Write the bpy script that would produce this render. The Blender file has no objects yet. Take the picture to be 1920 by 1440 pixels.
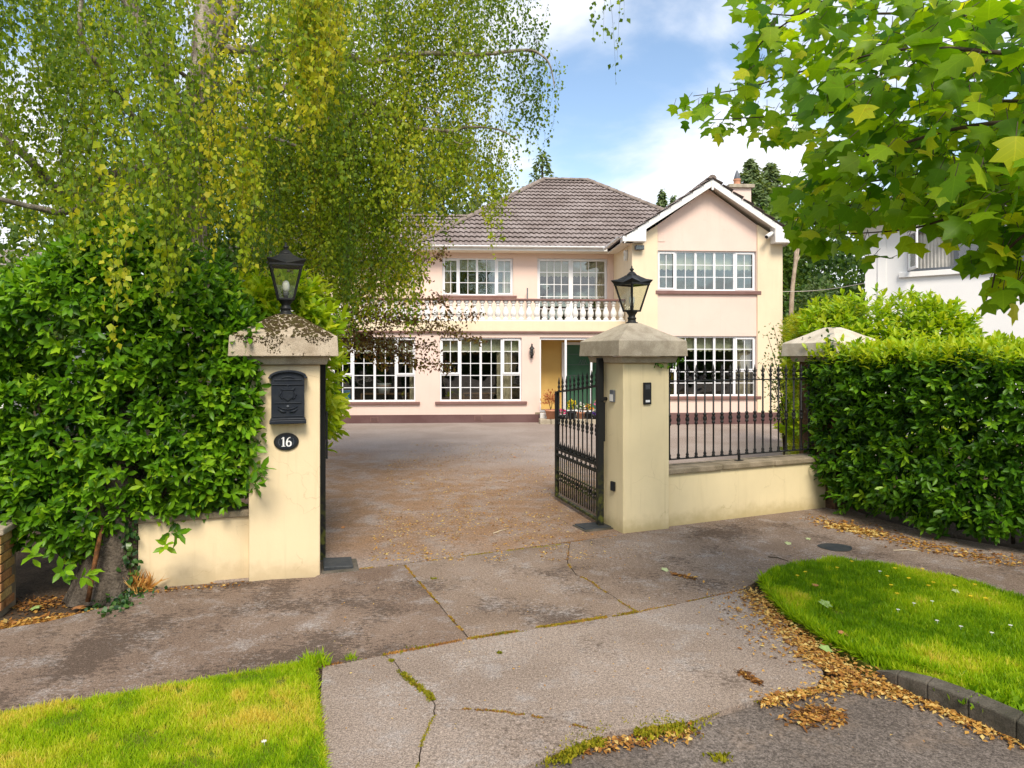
import bpy, bmesh, math, random
import numpy as np
from mathutils import Vector, Matrix, noise as mnoise
random.seed(7); RNG = np.random.default_rng(7)
SC = bpy.context.scene; COL = SC.collection
R = math.radians; PI = math.pi

# ------------------------------------------------------------------ camera
cam_d = bpy.data.cameras.new('camera'); cam = bpy.data.objects.new('camera', cam_d); COL.objects.link(cam)
cam.location = (0, 0, 2.0); cam.rotation_euler = (R(90), 0, 0)
cam_d.sensor_width = 36; cam_d.lens = 36 * 1265 / 1920; cam_d.shift_y = -52 / 1920
cam_d.clip_start = 0.05; cam_d.clip_end = 900
SC.camera = cam

# ------------------------------------------------------------------ world, sun, exposure
SUN_EL, SUN_AZ = R(48), R(172)      # azimuth clockwise from +Y: behind the camera, a touch to the right
W = bpy.data.worlds.new('World'); SC.world = W; W.use_nodes = True
nt = W.node_tree; nt.nodes.clear()
def wn(t, **k):
    n = nt.nodes.new(t)
    for a, b in k.items(): setattr(n, a, b)
    return n
sky = wn('ShaderNodeTexSky', sky_type='NISHITA', sun_disc=False, sun_elevation=SUN_EL, sun_rotation=SUN_AZ,
         altitude=50, air_density=1.0, dust_density=0.6, ozone_density=1.5)
tc = wn('ShaderNodeTexCoord'); sep = wn('ShaderNodeSeparateXYZ'); nt.links.new(tc.outputs['Generated'], sep.inputs[0])
def wmath(op, a, b=None, c=None):
    n = wn('ShaderNodeMath', operation=op)
    for i, v in enumerate((a, b, c)):
        if v is None: continue
        if isinstance(v, (int, float)): n.inputs[i].default_value = v
        else: nt.links.new(v, n.inputs[i])
    return n.outputs[0]
zc = wmath('MAXIMUM', sep.outputs['Z'], 0.0); den = wmath('ADD', zc, 0.30)
cx = wmath('DIVIDE', sep.outputs['X'], den); cy = wmath('DIVIDE', sep.outputs['Y'], den)
comb = wn('ShaderNodeCombineXYZ'); nt.links.new(cx, comb.inputs[0]); nt.links.new(cy, comb.inputs[1]); comb.inputs[2].default_value = 4.35
n1 = wn('ShaderNodeTexNoise'); n1.inputs['Scale'].default_value = 1.7; n1.inputs['Detail'].default_value = 9; n1.inputs['Roughness'].default_value = .52; n1.inputs['Distortion'].default_value = .25
nt.links.new(comb.outputs[0], n1.inputs['Vector'])
ramp = wn('ShaderNodeMapRange', interpolation_type='SMOOTHSTEP'); ramp.inputs[1].default_value = .38; ramp.inputs[2].default_value = .60
nt.links.new(n1.outputs[0], ramp.inputs[0])
n2 = wn('ShaderNodeTexNoise'); n2.inputs['Scale'].default_value = 3.1; n2.inputs['Detail'].default_value = 6
nt.links.new(comb.outputs[0], n2.inputs['Vector'])
ccol = wn('ShaderNodeMix', data_type='RGBA'); nt.links.new(n2.outputs[0], ccol.inputs['Factor'])
ccol.inputs['A'].default_value = (4.2, 4.4, 4.9, 1); ccol.inputs['B'].default_value = (6.2, 6.2, 6.2, 1)
skyg = wn('ShaderNodeMix', data_type='RGBA', blend_type='MULTIPLY'); skyg.inputs['Factor'].default_value = 1
nt.links.new(sky.outputs[0], skyg.inputs['A']); skyg.inputs['B'].default_value = (1.12, 1.08, 1.0, 1)
mixc = wn('ShaderNodeMix', data_type='RGBA')
nt.links.new(ramp.outputs[0], mixc.inputs['Factor']); nt.links.new(skyg.outputs['Result'], mixc.inputs['A']); nt.links.new(ccol.outputs['Result'], mixc.inputs['B'])
bg = wn('ShaderNodeBackground'); bg.inputs['Strength'].default_value = 0.12
out = wn('ShaderNodeOutputWorld'); nt.links.new(mixc.outputs['Result'], bg.inputs['Color']); nt.links.new(bg.outputs[0], out.inputs[0])
sd = bpy.data.lights.new('sun', 'SUN'); sun = bpy.data.objects.new('sun', sd); COL.objects.link(sun)
sd.energy = 2.3; sd.angle = R(22); sd.color = (1, .91, .77)
sdir = Vector((math.sin(SUN_AZ) * math.cos(SUN_EL), math.cos(SUN_AZ) * math.cos(SUN_EL), math.sin(SUN_EL)))
sun.rotation_euler = sdir.to_track_quat('Z', 'Y').to_euler()
SC.view_settings.view_transform = 'Standard'; SC.view_settings.look = 'None'
SC.view_settings.exposure = 0.97; SC.view_settings.gamma = 1; SC.view_settings.use_curve_mapping = False
SC.render.engine = 'CYCLES'; SC.cycles.max_bounces = 10; SC.cycles.transparent_max_bounces = 16
SC.cycles.use_denoising = True

# ------------------------------------------------------------------ helpers
def G(px, py, z=0.0):                 # the point at height z that the photograph shows at pixel (px, py)
    Y = (2.0 - z) * 1265 / (py - 668); return Vector(((px - 960) / 1265 * Y, Y, z))
def at(px, py, Y):                    # the point at depth Y
    return Vector(((px - 960) / 1265 * Y, Y, 2.0 + (668 - py) / 1265 * Y))

def tag(o, label=None, cat=None, group=None, kind=None):
    for k, v in (('label', label), ('category', cat), ('group', group), ('kind', kind)):
        if v: o[k] = v
    return o
def empty(name, loc=(0, 0, 0), rz=0, label=None, cat=None, group=None, kind=None):
    o = bpy.data.objects.new(name, None); COL.objects.link(o); o.location = loc; o.rotation_euler = (0, 0, rz)
    o.empty_display_size = .1
    return tag(o, label, cat, group, kind)
def link(name, mesh, mat=None, parent=None, loc=None, rz=None):
    o = bpy.data.objects.new(name, mesh); COL.objects.link(o)
    if mat is not None and not mesh.materials: mesh.materials.append(mat)
    if parent is not None: o.parent = parent
    if loc is not None: o.location = loc
    if rz is not None: o.rotation_euler = (0, 0, rz)
    return o
def copy_tree(o, parent=None):
    c = o.copy(); COL.objects.link(c); c.parent = parent
    for ch in o.children: copy_tree(ch, c)
    return c

class MB:
    def __init__(s): s.v = []; s.f = []; s.sm = []
    def add(s, vs, fs, smooth=False):
        n = len(s.v); s.v += [tuple(v) for v in vs]; s.f += [tuple(n + i for i in f) for f in fs]; s.sm += [smooth] * len(fs); return s
    def box(s, a, b):
        x0, y0, z0 = a; x1, y1, z1 = b
        if x0 > x1: x0, x1 = x1, x0
        if y0 > y1: y0, y1 = y1, y0
        if z0 > z1: z0, z1 = z1, z0
        return s.add([(x0,y0,z0),(x1,y0,z0),(x1,y1,z0),(x0,y1,z0),(x0,y0,z1),(x1,y0,z1),(x1,y1,z1),(x0,y1,z1)],
              [(0,3,2,1),(4,5,6,7),(0,1,5,4),(1,2,6,5),(2,3,7,6),(3,0,4,7)])
    def quad(s, *p): return s.add(p, [tuple(range(len(p)))])
    def prism_y(s, pts, y0, y1):       # polygon in (x, z), counter-clockwise seen from -y, extruded along y
        n = len(pts)
        vs = [(x, y0, z) for x, z in pts] + [(x, y1, z) for x, z in pts]
        fs = [tuple(range(n)), tuple(range(2*n-1, n-1, -1))] + [(i, n+i, n+(i+1)%n, (i+1)%n) for i in range(n)]
        return s.add(vs, fs)
    def tube(s, pts, rad, n=8, cap=True):
        pts = [Vector(p) for p in pts]; m = len(pts)
        if not hasattr(rad, '__len__'): rad = [rad] * m
        vs = []; ref = Vector((0.3, 0.2, 1)).normalized()
        for i, p in enumerate(pts):
            d = (pts[min(i+1, m-1)] - pts[max(i-1, 0)]).normalized()
            if abs(d.dot(ref)) > .95: ref = Vector((1, .1, 0)).normalized()
            a = d.cross(ref).normalized(); b = a.cross(d)
            for k in range(n):
                t = 2*PI*k/n; vs.append(p + (a*math.cos(t) + b*math.sin(t)) * rad[i])
        fs = [(i*n+k, i*n+(k+1)%n, (i+1)*n+(k+1)%n, (i+1)*n+k) for i in range(m-1) for k in range(n)]
        if cap: fs += [tuple(range(n-1, -1, -1)), tuple((m-1)*n+k for k in range(n))]
        return s.add(vs, fs, True)
    def lathe(s, prof, c=(0, 0, 0), n=12, smooth=True):   # prof: (radius, z)
        vs = []; m = len(prof)
        for r, z in prof:
            for k in range(n):
                t = 2*PI*k/n; vs.append((c[0]+r*math.cos(t), c[1]+r*math.sin(t), c[2]+z))
        fs = [(i*n+k, i*n+(k+1)%n, (i+1)*n+(k+1)%n, (i+1)*n+k) for i in range(m-1) for k in range(n)]
        fs += [tuple(range(n-1, -1, -1)), tuple((m-1)*n+k for k in range(n))]
        return s.add(vs, fs, smooth)
    def mesh(s, name, mat=None):
        me = bpy.data.meshes.new(name); me.from_pydata(s.v, [], s.f)
        me.polygons.foreach_set('use_smooth', s.sm)
        if mat is not None: me.materials.append(mat)
        me.update(); return me
    def build(s, name, mat, parent=None, bevel=0, loc=None, rz=None, seg=2):
        o = link(name, s.mesh(name, mat), None, parent, loc, rz)
        if bevel:
            m = o.modifiers.new('bevel', 'BEVEL'); m.width = bevel; m.segments = seg; m.limit_method = 'ANGLE'; m.angle_limit = R(40)
        return o

# ------------------------------------------------------------------ materials
class NT:
    def __init__(s, name):
        s.m = bpy.data.materials.new(name); s.m.use_nodes = True; s.t = s.m.node_tree; s.t.nodes.clear()
        s.out = s.n('ShaderNodeOutputMaterial'); s._pos = None
    def n(s, t, **k):
        n = s.t.nodes.new(t)
        for a, b in k.items(): setattr(n, a, b)
        return n
    def l(s, a, b): s.t.links.new(a, b)
    def pos(s):
        if s._pos is None: s._pos = s.n('ShaderNodeNewGeometry').outputs['Position']
        return s._pos
    def noise(s, scale, detail=4, rough=.55, vec=None, stretch=None, off=None):
        n = s.n('ShaderNodeTexNoise'); n.inputs['Scale'].default_value = scale; n.inputs['Detail'].default_value = detail; n.inputs['Roughness'].default_value = rough
        v = vec if vec is not None else s.pos()
        if stretch or off:
            mp = s.n('ShaderNodeMapping'); s.l(v, mp.inputs[0]); mp.inputs['Scale'].default_value = stretch or (1, 1, 1); mp.inputs['Location'].default_value = off or (0, 0, 0); v = mp.outputs[0]
        s.l(v, n.inputs['Vector']); return n.outputs[0]
    def rng(s, v, a, b, c=0., d=1., smooth=True):
        n = s.n('ShaderNodeMapRange'); n.interpolation_type = 'SMOOTHSTEP' if smooth else 'LINEAR'
        s.l(v, n.inputs[0])
        for i, x in enumerate((a, b, c, d)): n.inputs[i+1].default_value = x
        return n.outputs[0]
    def math(s, op, a, b=None):
        n = s.n('ShaderNodeMath', operation=op)
        for i, v in enumerate((a, b)):
            if v is None: continue
            if isinstance(v, (int, float)): n.inputs[i].default_value = v
            else: s.l(v, n.inputs[i])
        return n.outputs[0]
    def mix(s, f, a, b, blend='MIX'):
        n = s.n('ShaderNodeMix', data_type='RGBA', blend_type=blend)
        for k, v in (('Factor', f), ('A', a), ('B', b)):
            if isinstance(v, (int, float)): n.inputs[k].default_value = v
            elif isinstance(v, tuple): n.inputs[k].default_value = (*v[:3], 1)
            else: s.l(v, n.inputs[k])
        return n.outputs['Result']
    def bump(s, h, strength=.3, dist=.01):
        n = s.n('ShaderNodeBump'); n.inputs['Strength'].default_value = strength; n.inputs['Distance'].default_value = dist; s.l(h, n.inputs['Height']); return n.outputs[0]
    def pbr(s, col, rough=.7, spec=.3, metal=0., bump=None, **kw):
        p = s.n('ShaderNodeBsdfPrincipled')
        for k, v in (('Base Color', col), ('Roughness', rough), ('Specular IOR Level', spec), ('Metallic', metal)):
            if isinstance(v, (int, float)): p.inputs[k].default_value = v
            elif isinstance(v, tuple): p.inputs[k].default_value = (*v[:3], 1)
            else: s.l(v, p.inputs[k])
        for k, v in kw.items(): p.inputs[k].default_value = v
        if bump is not None: s.l(bump, p.inputs['Normal'])
        s.l(p.outputs[0], s.out.inputs[0]); return s.m

def surf(name, col, col2=None, scale=2.0, rough=.75, spec=.25, metal=0, fine=.12, fscale=90, bump=.15, bscale=140, bdist=.004, stretch=None):
    t = NT(name); col2 = col2 or tuple(c*.82 for c in col)
    c = t.mix(t.rng(t.noise(scale, 5, stretch=stretch), .35, .65), col, col2)
    f = t.rng(t.noise(fscale, 3), .25, .75, 1-fine, 1+fine, False)
    g = t.n('ShaderNodeCombineXYZ'); [t.l(f, g.inputs[i]) for i in range(3)]
    c = t.mix(1.0, c, g.outputs[0], 'MULTIPLY')
    b = t.bump(t.noise(bscale, 3), bump, bdist) if bump else None
    return t.pbr(c, rough, spec, metal, b)

def render_wall(name, col, stain=(.30, .26, .12), streak=.35, base=.55, mottled=.1):
    """painted render: soft mottling, rain streaks and a dirty band near the foot (dirt thrown up by the rain)"""
    t = NT(name)
    c = t.mix(t.rng(t.noise(1.3, 6), .35, .7), col, tuple(x*(1-mottled) for x in col))
    st = t.math('MULTIPLY', t.rng(t.noise(5, 5, stretch=(1, 1, .12)), .52, .78), streak)
    c = t.mix(st, c, stain)
    z = t.n('ShaderNodeSeparateXYZ'); t.l(t.pos(), z.inputs[0])
    foot = t.math('MULTIPLY', t.rng(t.math('ADD', z.outputs[2], t.math('MULTIPLY', t.noise(9, 5), -.22)), -.12, .10, 1, 0), base)
    c = t.mix(foot, c, stain)
    drip = t.math('MULTIPLY', t.rng(t.noise(16, 4, stretch=(1, 1, .05), off=(2, 5, 0)), .58, .72), streak*.9)
    c = t.mix(drip, c, stain)
    v = t.n('ShaderNodeTexVoronoi', feature='DISTANCE_TO_EDGE'); v.inputs['Scale'].default_value = 1.6
    wv = t.n('ShaderNodeMix', data_type='RGBA', blend_type='ADD'); wv.inputs['Factor'].default_value = .35; t.l(t.pos(), wv.inputs['A'])
    nc = t.n('ShaderNodeTexNoise'); nc.inputs['Scale'].default_value = 3.0; nc.inputs['Detail'].default_value = 6; t.l(t.pos(), nc.inputs['Vector']); t.l(nc.outputs['Color'], wv.inputs['B']); t.l(wv.outputs['Result'], v.inputs['Vector'])
    crack = t.math('MULTIPLY', t.rng(v.outputs['Distance'], .0, .006, 1, 0), t.rng(t.noise(1.9, 3, off=(4, 4, 1)), .52, .58))
    c = t.mix(t.math('MULTIPLY', crack, .35), c, stain)
    h = t.math('ADD', t.noise(220, 2), t.math('ADD', t.math('MULTIPLY', t.noise(38, 3), .6), t.math('MULTIPLY', t.noise(11, 4, stretch=(1, 1, .6)), 1.6)))
    return t.pbr(c, .85, .2, 0, t.bump(h, .30, .005))

def leaf_mat(name, cols, trans=.45, gloss=.45, rough=.32):
    """cols: three tints picked per leaf by the 'tint' attribute"""
    t = NT(name)
    a = t.n('ShaderNodeAttribute'); a.attribute_name = 'tint'
    cr = t.n('ShaderNodeValToRGB'); els = cr.color_ramp.elements
    for i, c in enumerate(cols):
        p = i / (len(cols)-1)
        e = els[i] if i < 2 else els.new(p)
        e.position = p; e.color = (*c, 1)
    # (re)place in order
    t.l(a.outputs['Fac'], cr.inputs[0]); c = cr.outputs[0]
    lp_ = t.n('ShaderNodeAttribute'); lp_.attribute_name = 'leafpos'; ls_ = t.n('ShaderNodeSeparateXYZ'); t.l(lp_.outputs['Vector'], ls_.inputs[0])
    ay = t.math('ABSOLUTE', ls_.outputs[1])
    rib = t.rng(ay, .0, .028, 1, 0); side = t.math('ABSOLUTE', t.math('SUBTRACT', t.math('FRACT', t.math('MULTIPLY', t.math('SUBTRACT', ls_.outputs[0], t.math('MULTIPLY', ay, .75)), 5.0)), .5))
    vein = t.math('MAXIMUM', rib, t.math('MULTIPLY', t.rng(side, .03, .10, 1, 0), .45))
    c = t.mix(t.math('MULTIPLY', vein, .32), c, t.mix(1.0, c, (1.9, 1.6, 2.2), 'MULTIPLY'))
    edge = t.math('MULTIPLY', t.rng(t.noise(34, 4, .65), .60, .68), .45)
    c = t.mix(edge, c, t.mix(1.0, c, (.85, .55, .6), 'MULTIPLY'))
    p = t.n('ShaderNodeBsdfPrincipled'); t.l(c, p.inputs['Base Color']); p.inputs['Roughness'].default_value = rough; p.inputs['Specular IOR Level'].default_value = gloss
    tr = t.n('ShaderNodeBsdfTranslucent'); tc_ = t.mix(1.0, c, (1.35, 1.25, .45), 'MULTIPLY'); t.l(tc_, tr.inputs[0])
    m = t.n('ShaderNodeMixShader'); m.inputs[0].default_value = trans; t.l(p.outputs[0], m.inputs[1]); t.l(tr.outputs[0], m.inputs[2])
    t.l(m.outputs[0], t.out.inputs[0]); return t.m

MT = {}
MT['cream'] = render_wall('cream_render', (.78, .635, .41), (.40, .30, .16), .16, .55, .09)
MT['cream_old'] = render_wall('mossy_cream_render', (.79, .665, .41), (.42, .33, .15), .20, .7, .10)
MT['pink'] = render_wall('pink_render', (.77, .59, .51), (.52, .41, .34), .10, .2, .05)
MT['yellow'] = render_wall('pale_yellow_render', (.79, .655, .465), (.5, .4, .28), .12, .2, .05)
MT['ochre'] = render_wall('ochre_render', (.72, .48, .16), (.5, .36, .12), .1, .1, .06)
MT['plinth'] = surf('plinth_paint', (.115, .058, .055), (.15, .085, .08), 1.2, .7)
MT['sill'] = surf('sill_paint', (.19, .10, .085), (.22, .125, .11), 3, .6)
MT['white'] = surf('white_upvc', (.80, .80, .82), (.76, .76, .78), 2, .35, .4, fine=.02, bump=0)
MT['whitepaint'] = surf('white_paint', (.80, .79, .77), (.72, .70, .67), 3, .6, .3, fine=.05, bump=.08)
MT['soffit'] = surf('soffit_board', (.72, .66, .58), (.66, .6, .52), 2, .6, .3, fine=.03, bump=0)
MT['stone'] = surf('cast_stone', (.44, .38, .29), (.32, .27, .20), 6, .9, .15, fine=.42, fscale=170, bump=.5, bscale=240, bdist=.006)
MT['coping'] = surf('coping_concrete', (.33, .27, .19), (.22, .18, .12), 5, .92, .12, fine=.42, fscale=150, bump=.6, bscale=190, bdist=.008)
MT['iron'] = surf('black_iron', (.010, .011, .012), (.017, .017, .016), 9, .5, .3, fine=.2, bump=.1)
MT['tile'] = surf('concrete_roof_tile', (.29, .245, .23), (.21, .17, .155), 1.1, .85, .2, fine=.32, fscale=14, bump=.3, bscale=120)
MT['ridge'] = surf('ridge_tile', (.27, .22, .19), (.17, .135, .115), 4, .88, .2, fine=.3, fscale=30, bump=.3)
MT['room'] = surf('room_wall', (.10, .09, .075), (.08, .07, .06), 1, .9, .1, bump=0)  # wall colour kept dark so the rooms behind the panes look unlit
MT['blind'] = surf('cream_blind', (.62, .58, .42), (.57, .53, .38), 8, .9, .1, fine=.04, bump=0)
MT['curtain'] = surf('curtain_cloth', (.60, .50, .36), (.5, .42, .3), 14, .9, .1, fine=.05, bump=0)
MT['lead'] = surf('grey_paint', (.12, .13, .15), None, 4, .5)
MT['terracotta'] = surf('terracotta', (.55, .27, .17), (.48, .23, .14), 8, .85, .15, bump=.2)
MT['bark'] = surf('birch_bark', (.40, .35, .28), (.15, .12, .09), 7, .9, .15, fine=.35, fscale=40, bump=.8, bscale=45, bdist=.02, stretch=(1, 1, .45))
MT['bark_dark'] = surf('dark_bark', (.085, .068, .05), (.05, .04, .03), 9, .95, .1, fine=.4, fscale=60, bump=.9, bscale=50, bdist=.02, stretch=(1, 1, .3))
MT['twig'] = surf('twig_bark', (.06, .045, .03), (.09, .07, .05), 12, .9, .1, bump=0)
MT['soil'] = surf('soil', (.085, .06, .04), (.055, .04, .028), 4, 1, .05, fine=.4, fscale=60, bump=1, bscale=40, bdist=.02)
MT['slate'] = surf('black_cover_plate', (.028, .033, .038), (.05, .052, .052), 12, .55, .35, fine=.25, bump=.2)
MT['letters'] = surf('white_enamel', (.82, .82, .82), None, 4, .4, fine=.02, bump=0)
MT['navy'] = surf('dark_cast_metal', (.010, .014, .022), (.017, .021, .028), 14, .5, .28, fine=.2, bump=.15)

def glass_mat(name, tint=(1, 1, 1), base=.06, scale=1.0):
    t = NT(name)
    f = t.n('ShaderNodeLayerWeight'); f.inputs[0].default_value = .5
    fac = t.math('MINIMUM', t.math('ADD', t.math('MULTIPLY', t.math('POWER', f.outputs['Facing'], 4.0), scale), base), 1.0)
    tr = t.n('ShaderNodeBsdfTransparent'); tr.inputs[0].default_value = (*tint, 1)
    gl = t.n('ShaderNodeBsdfGlossy'); gl.inputs['Roughness'].default_value = 0.01
    nz = t.bump(t.noise(1.1, 2), .04, .3); t.l(nz, gl.inputs['Normal'])
    m = t.n('ShaderNodeMixShader'); t.l(fac, m.inputs[0]); t.l(tr.outputs[0], m.inputs[1]); t.l(gl.outputs[0], m.inputs[2])
    t.l(m.outputs[0], t.out.inputs[0]); return t.m
MT['glass'] = glass_mat('window_glass', (.86, .89, .87), .13, .85)
MT['lampglass'] = glass_mat('lantern_glass', (.93, .94, .90), .05, .8)

def mossy_iron():
    t = NT('mossy_black_iron')
    z = t.n('ShaderNodeSeparateXYZ'); t.l(t.pos(), z.inputs[0])
    low = t.rng(z.outputs[2], .05, .85, .75, 0)
    m = t.math('MULTIPLY', t.rng(t.noise(16, 5), .42, .62), low)
    c = t.mix(m, (.011, .012, .012), (.11, .12, .015))
    return t.pbr(c, .62, .28, 0, t.bump(t.noise(120, 3), .3, .004))
MT['gate_iron'] = mossy_iron()

def cap_stone():
    """lichen and dried moss patches with their own shapes on cast stone"""
    t = NT('weathered_cap_stone')
    c = t.mix(t.rng(t.noise(6, 5), .35, .65), (.50, .42, .32), (.37, .30, .22))
    f = t.rng(t.noise(170, 3), .25, .75, .6, 1.35, False); g = t.n('ShaderNodeCombineXYZ'); [t.l(f, g.inputs[i]) for i in range(3)]
    c = t.mix(1.0, c, g.outputs[0], 'MULTIPLY')
    m = t.math('MULTIPLY', t.rng(t.noise(26, 6, .65), .55, .60), t.rng(t.noise(4.2, 3, off=(.4, 0, .2)), .46, .56))
    c = t.mix(m, c, (.05, .035, .018))
    return t.pbr(c, .92, .12, 0, t.bump(t.math('ADD', t.noise(240, 3), t.math('MULTIPLY', m, .8)), .5, .006))
MT['cap'] = cap_stone()

def concrete(name, ca, cb, lo=.525, dark=.8):
    t = NT(name)
    c = t.mix(t.rng(t.noise(.9, 6), .32, .68), ca, cb)
    c = t.mix(t.math('MULTIPLY', t.rng(t.noise(3.7, 7, .7, off=(3, 9, 0)), .50, .70), .6), c, (.31, .285, .27))
    mk = t.math('ADD', t.math('MULTIPLY', t.noise(24, 7, .7, stretch=(.8, 1.2, 1)), .45), t.math('MULTIPLY', t.noise(1.15, 4, .6, off=(7.7, 1.3, 0)), .55))
    c = t.mix(t.math('MULTIPLY', t.rng(mk, lo, lo+.075), dark), c, (.085, .062, .048))
    mk2 = t.math('ADD', t.math('MULTIPLY', t.noise(34, 6, .7), .5), t.math('MULTIPLY', t.noise(2.1, 4, .6, off=(1.7, 5.3, 0)), .5))
    c = t.mix(t.math('MULTIPLY', t.rng(mk2, .53, .62), .35), c, (.40, .37, .35))
    for sc_, lo_, hi_ in ((52, .74, 1.30), (120, .45, 1.65)):
        f = t.rng(t.noise(sc_, 2, .6), .28, .72, lo_, hi_, False); g = t.n('ShaderNodeCombineXYZ'); [t.l(f, g.inputs[i]) for i in range(3)]
        c = t.mix(1.0, c, g.outputs[0], 'MULTIPLY')
    k = t.rng(t.noise(75, 2, .5, off=(2, 2, 2)), .70, .74); c = t.mix(t.math('MULTIPLY', k, .6), c, (.42, .38, .33))
    return t.pbr(c, .95, .06, 0, t.bump(t.math('ADD', t.noise(190, 4, .7), t.math('MULTIPLY', t.noise(30, 4), .8)), .55, .008))
MT['concrete'] = concrete('pavement_concrete', (.285, .229, .19), (.222, .172, .138), .555, .7)
MT['concrete_brown'] = concrete('browner_concrete', (.25, .19, .148), (.182, .132, .098), .515)
MT['concrete_old'] = concrete('old_stained_concrete', (.215, .157, .12), (.152, .106, .079), .485, .85)
def tarmac(name, a, b, brown):
    t = NT(name)
    c = t.mix(t.rng(t.noise(.8, 6), .35, .65), a, b)
    z = t.n('ShaderNodeSeparateXYZ'); t.l(t.pos(), z.inputs[0])
    if brown:
        band = t.math('MULTIPLY', t.rng(z.outputs[1], 6.0, 7.4), t.rng(t.math('ADD', z.outputs[1], t.math('ADD', t.math('MULTIPLY', z.outputs[0], .5), t.math('MULTIPLY', t.noise(.6, 4), 5))), 13.0, 16.5, 1, 0))
        c = t.mix(t.math('MULTIPLY', t.rng(t.noise(2.4, 9, .68, off=(1, 4, 0)), .28, .60), t.math('MULTIPLY', band, .9)), c, (.25, .15, .085))
        c = t.mix(t.math('MULTIPLY', t.rng(t.noise(9, 8, .7, off=(5, 2, 0)), .50, .62), t.math('MULTIPLY', band, .4)), c, (.13, .085, .05))
        f = t.rng(t.noise(40, 2, .6), .28, .72, .65, 1.4, False); g = t.n('ShaderNodeCombineXYZ'); [t.l(f, g.inputs[i]) for i in range(3)]
        c = t.mix(1.0, c, g.outputs[0], 'MULTIPLY')
    f = t.rng(t.noise(120, 3, .75), .25, .75, .25, 1.85, False); g = t.n('ShaderNodeCombineXYZ'); [t.l(f, g.inputs[i]) for i in range(3)]
    c = t.mix(1.0, c, g.outputs[0], 'MULTIPLY')
    if not brown:
        c = t.mix(t.math('MULTIPLY', t.rng(t.noise(3.1, 7, .7, off=(9, 2, 0)), .48, .66), .55), c, (.22, .165, .125))
        f = t.rng(t.noise(55, 2, .6), .28, .72, .55, 1.5, False); g = t.n('ShaderNodeCombineXYZ'); [t.l(f, g.inputs[i]) for i in range(3)]
        c = t.mix(1.0, c, g.outputs[0], 'MULTIPLY')
    k = t.rng(t.noise(90, 2, .5, off=(2, 7, 2)), .66, .72); c = t.mix(t.math('MULTIPLY', k, .45), c, (.40, .34, .30))
    return t.pbr(c, .95, .06, 0, t.bump(t.noise(140, 4, .75), .7, .012))
MT['drive'] = tarmac('drive_tarmac', (.315, .262, .228), (.265, .213, .182), True)
MT['road'] = tarmac('road_asphalt', (.18, .15, .13), (.125, .103, .088), False)
MT['kerb'] = surf('kerb_concrete', (.13, .112, .09), (.06, .055, .04), 5, .9, .15, fine=.4, fscale=120, bump=.6, bdist=.008)
MT['lawn'] = surf('lawn_soil', (.10, .15, .012), (.14, .13, .03), 5, 1, .05, fine=.4, fscale=80, bump=.8, bdist=.01)

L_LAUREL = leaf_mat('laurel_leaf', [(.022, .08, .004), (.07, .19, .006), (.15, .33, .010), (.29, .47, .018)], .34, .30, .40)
L_LAUREL_Y = leaf_mat('young_laurel_leaf', [(.075, .18, .004), (.19, .35, .007), (.34, .50, .013), (.48, .56, .03)], .45, .32, .4)
L_BIRCH = leaf_mat('birch_leaf', [(.085, .16, .014), (.19, .30, .015), (.35, .43, .018), (.54, .51, .035)], .5, .25, .45)
L_TULIP = leaf_mat('tulip_leaf', [(.06, .18, .007), (.165, .33, .009), (.31, .48, .014), (.58, .62, .03)], .62, .25, .42)
L_PLUM = leaf_mat('plum_leaf', [(.10, .04, .03), (.17, .085, .035), (.19, .17, .04), (.32, .24, .05)], .45, .35, .4)
L_PRIVET = leaf_mat('golden_leaf', [(.10, .17, .006), (.22, .32, .01), (.36, .42, .015), (.46, .46, .02)], .4, .3, .4)
L_DARK = leaf_mat('far_leaf', [(.022, .055, .012), (.05, .11, .018), (.09, .17, .026), (.15, .24, .04)], .4, .25, .5)
L_PALE = leaf_mat('pale_far_leaf', [(.06, .11, .03), (.11, .17, .05), (.19, .25, .09), (.30, .33, .15)], .4, .25, .5)
L_CONIFER = leaf_mat('conifer_spray', [(.06, .105, .045), (.12, .18, .075), (.18, .25, .10), (.26, .33, .16)], .4, .2, .6)  # paler grey green: distance haze is put into the leaf colour
L_IVY = leaf_mat('ivy_leaf', [(.010, .035, .008), (.022, .07, .014), (.05, .12, .02), (.10, .18, .03)], .2, .45, .35)
L_GRASS = leaf_mat('grass_blade', [(.12, .26, .004), (.26, .43, .007), (.42, .54, .014), (.60, .54, .09)], .5, .25, .5)
L_LITTER = leaf_mat('dead_leaf', [(.10, .045, .015), (.30, .13, .03), (.50, .28, .06), (.60, .46, .16)], .2, .2, .6)
L_MOSS = leaf_mat('moss_tuft', [(.10, .12, .008), (.22, .23, .012), (.33, .30, .02), (.42, .30, .04)], .3, .1, .9)
L_PETAL = leaf_mat('petal', [(.75, .55, .02), (.8, .7, .04), (.75, .12, .35), (.85, .8, .75)], .3, .2, .5)
L_ACER = leaf_mat('acer_leaf', [(.28, .07, .03), (.45, .14, .06), (.55, .24, .12), (.5, .35, .12)], .4, .3, .5)
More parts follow.
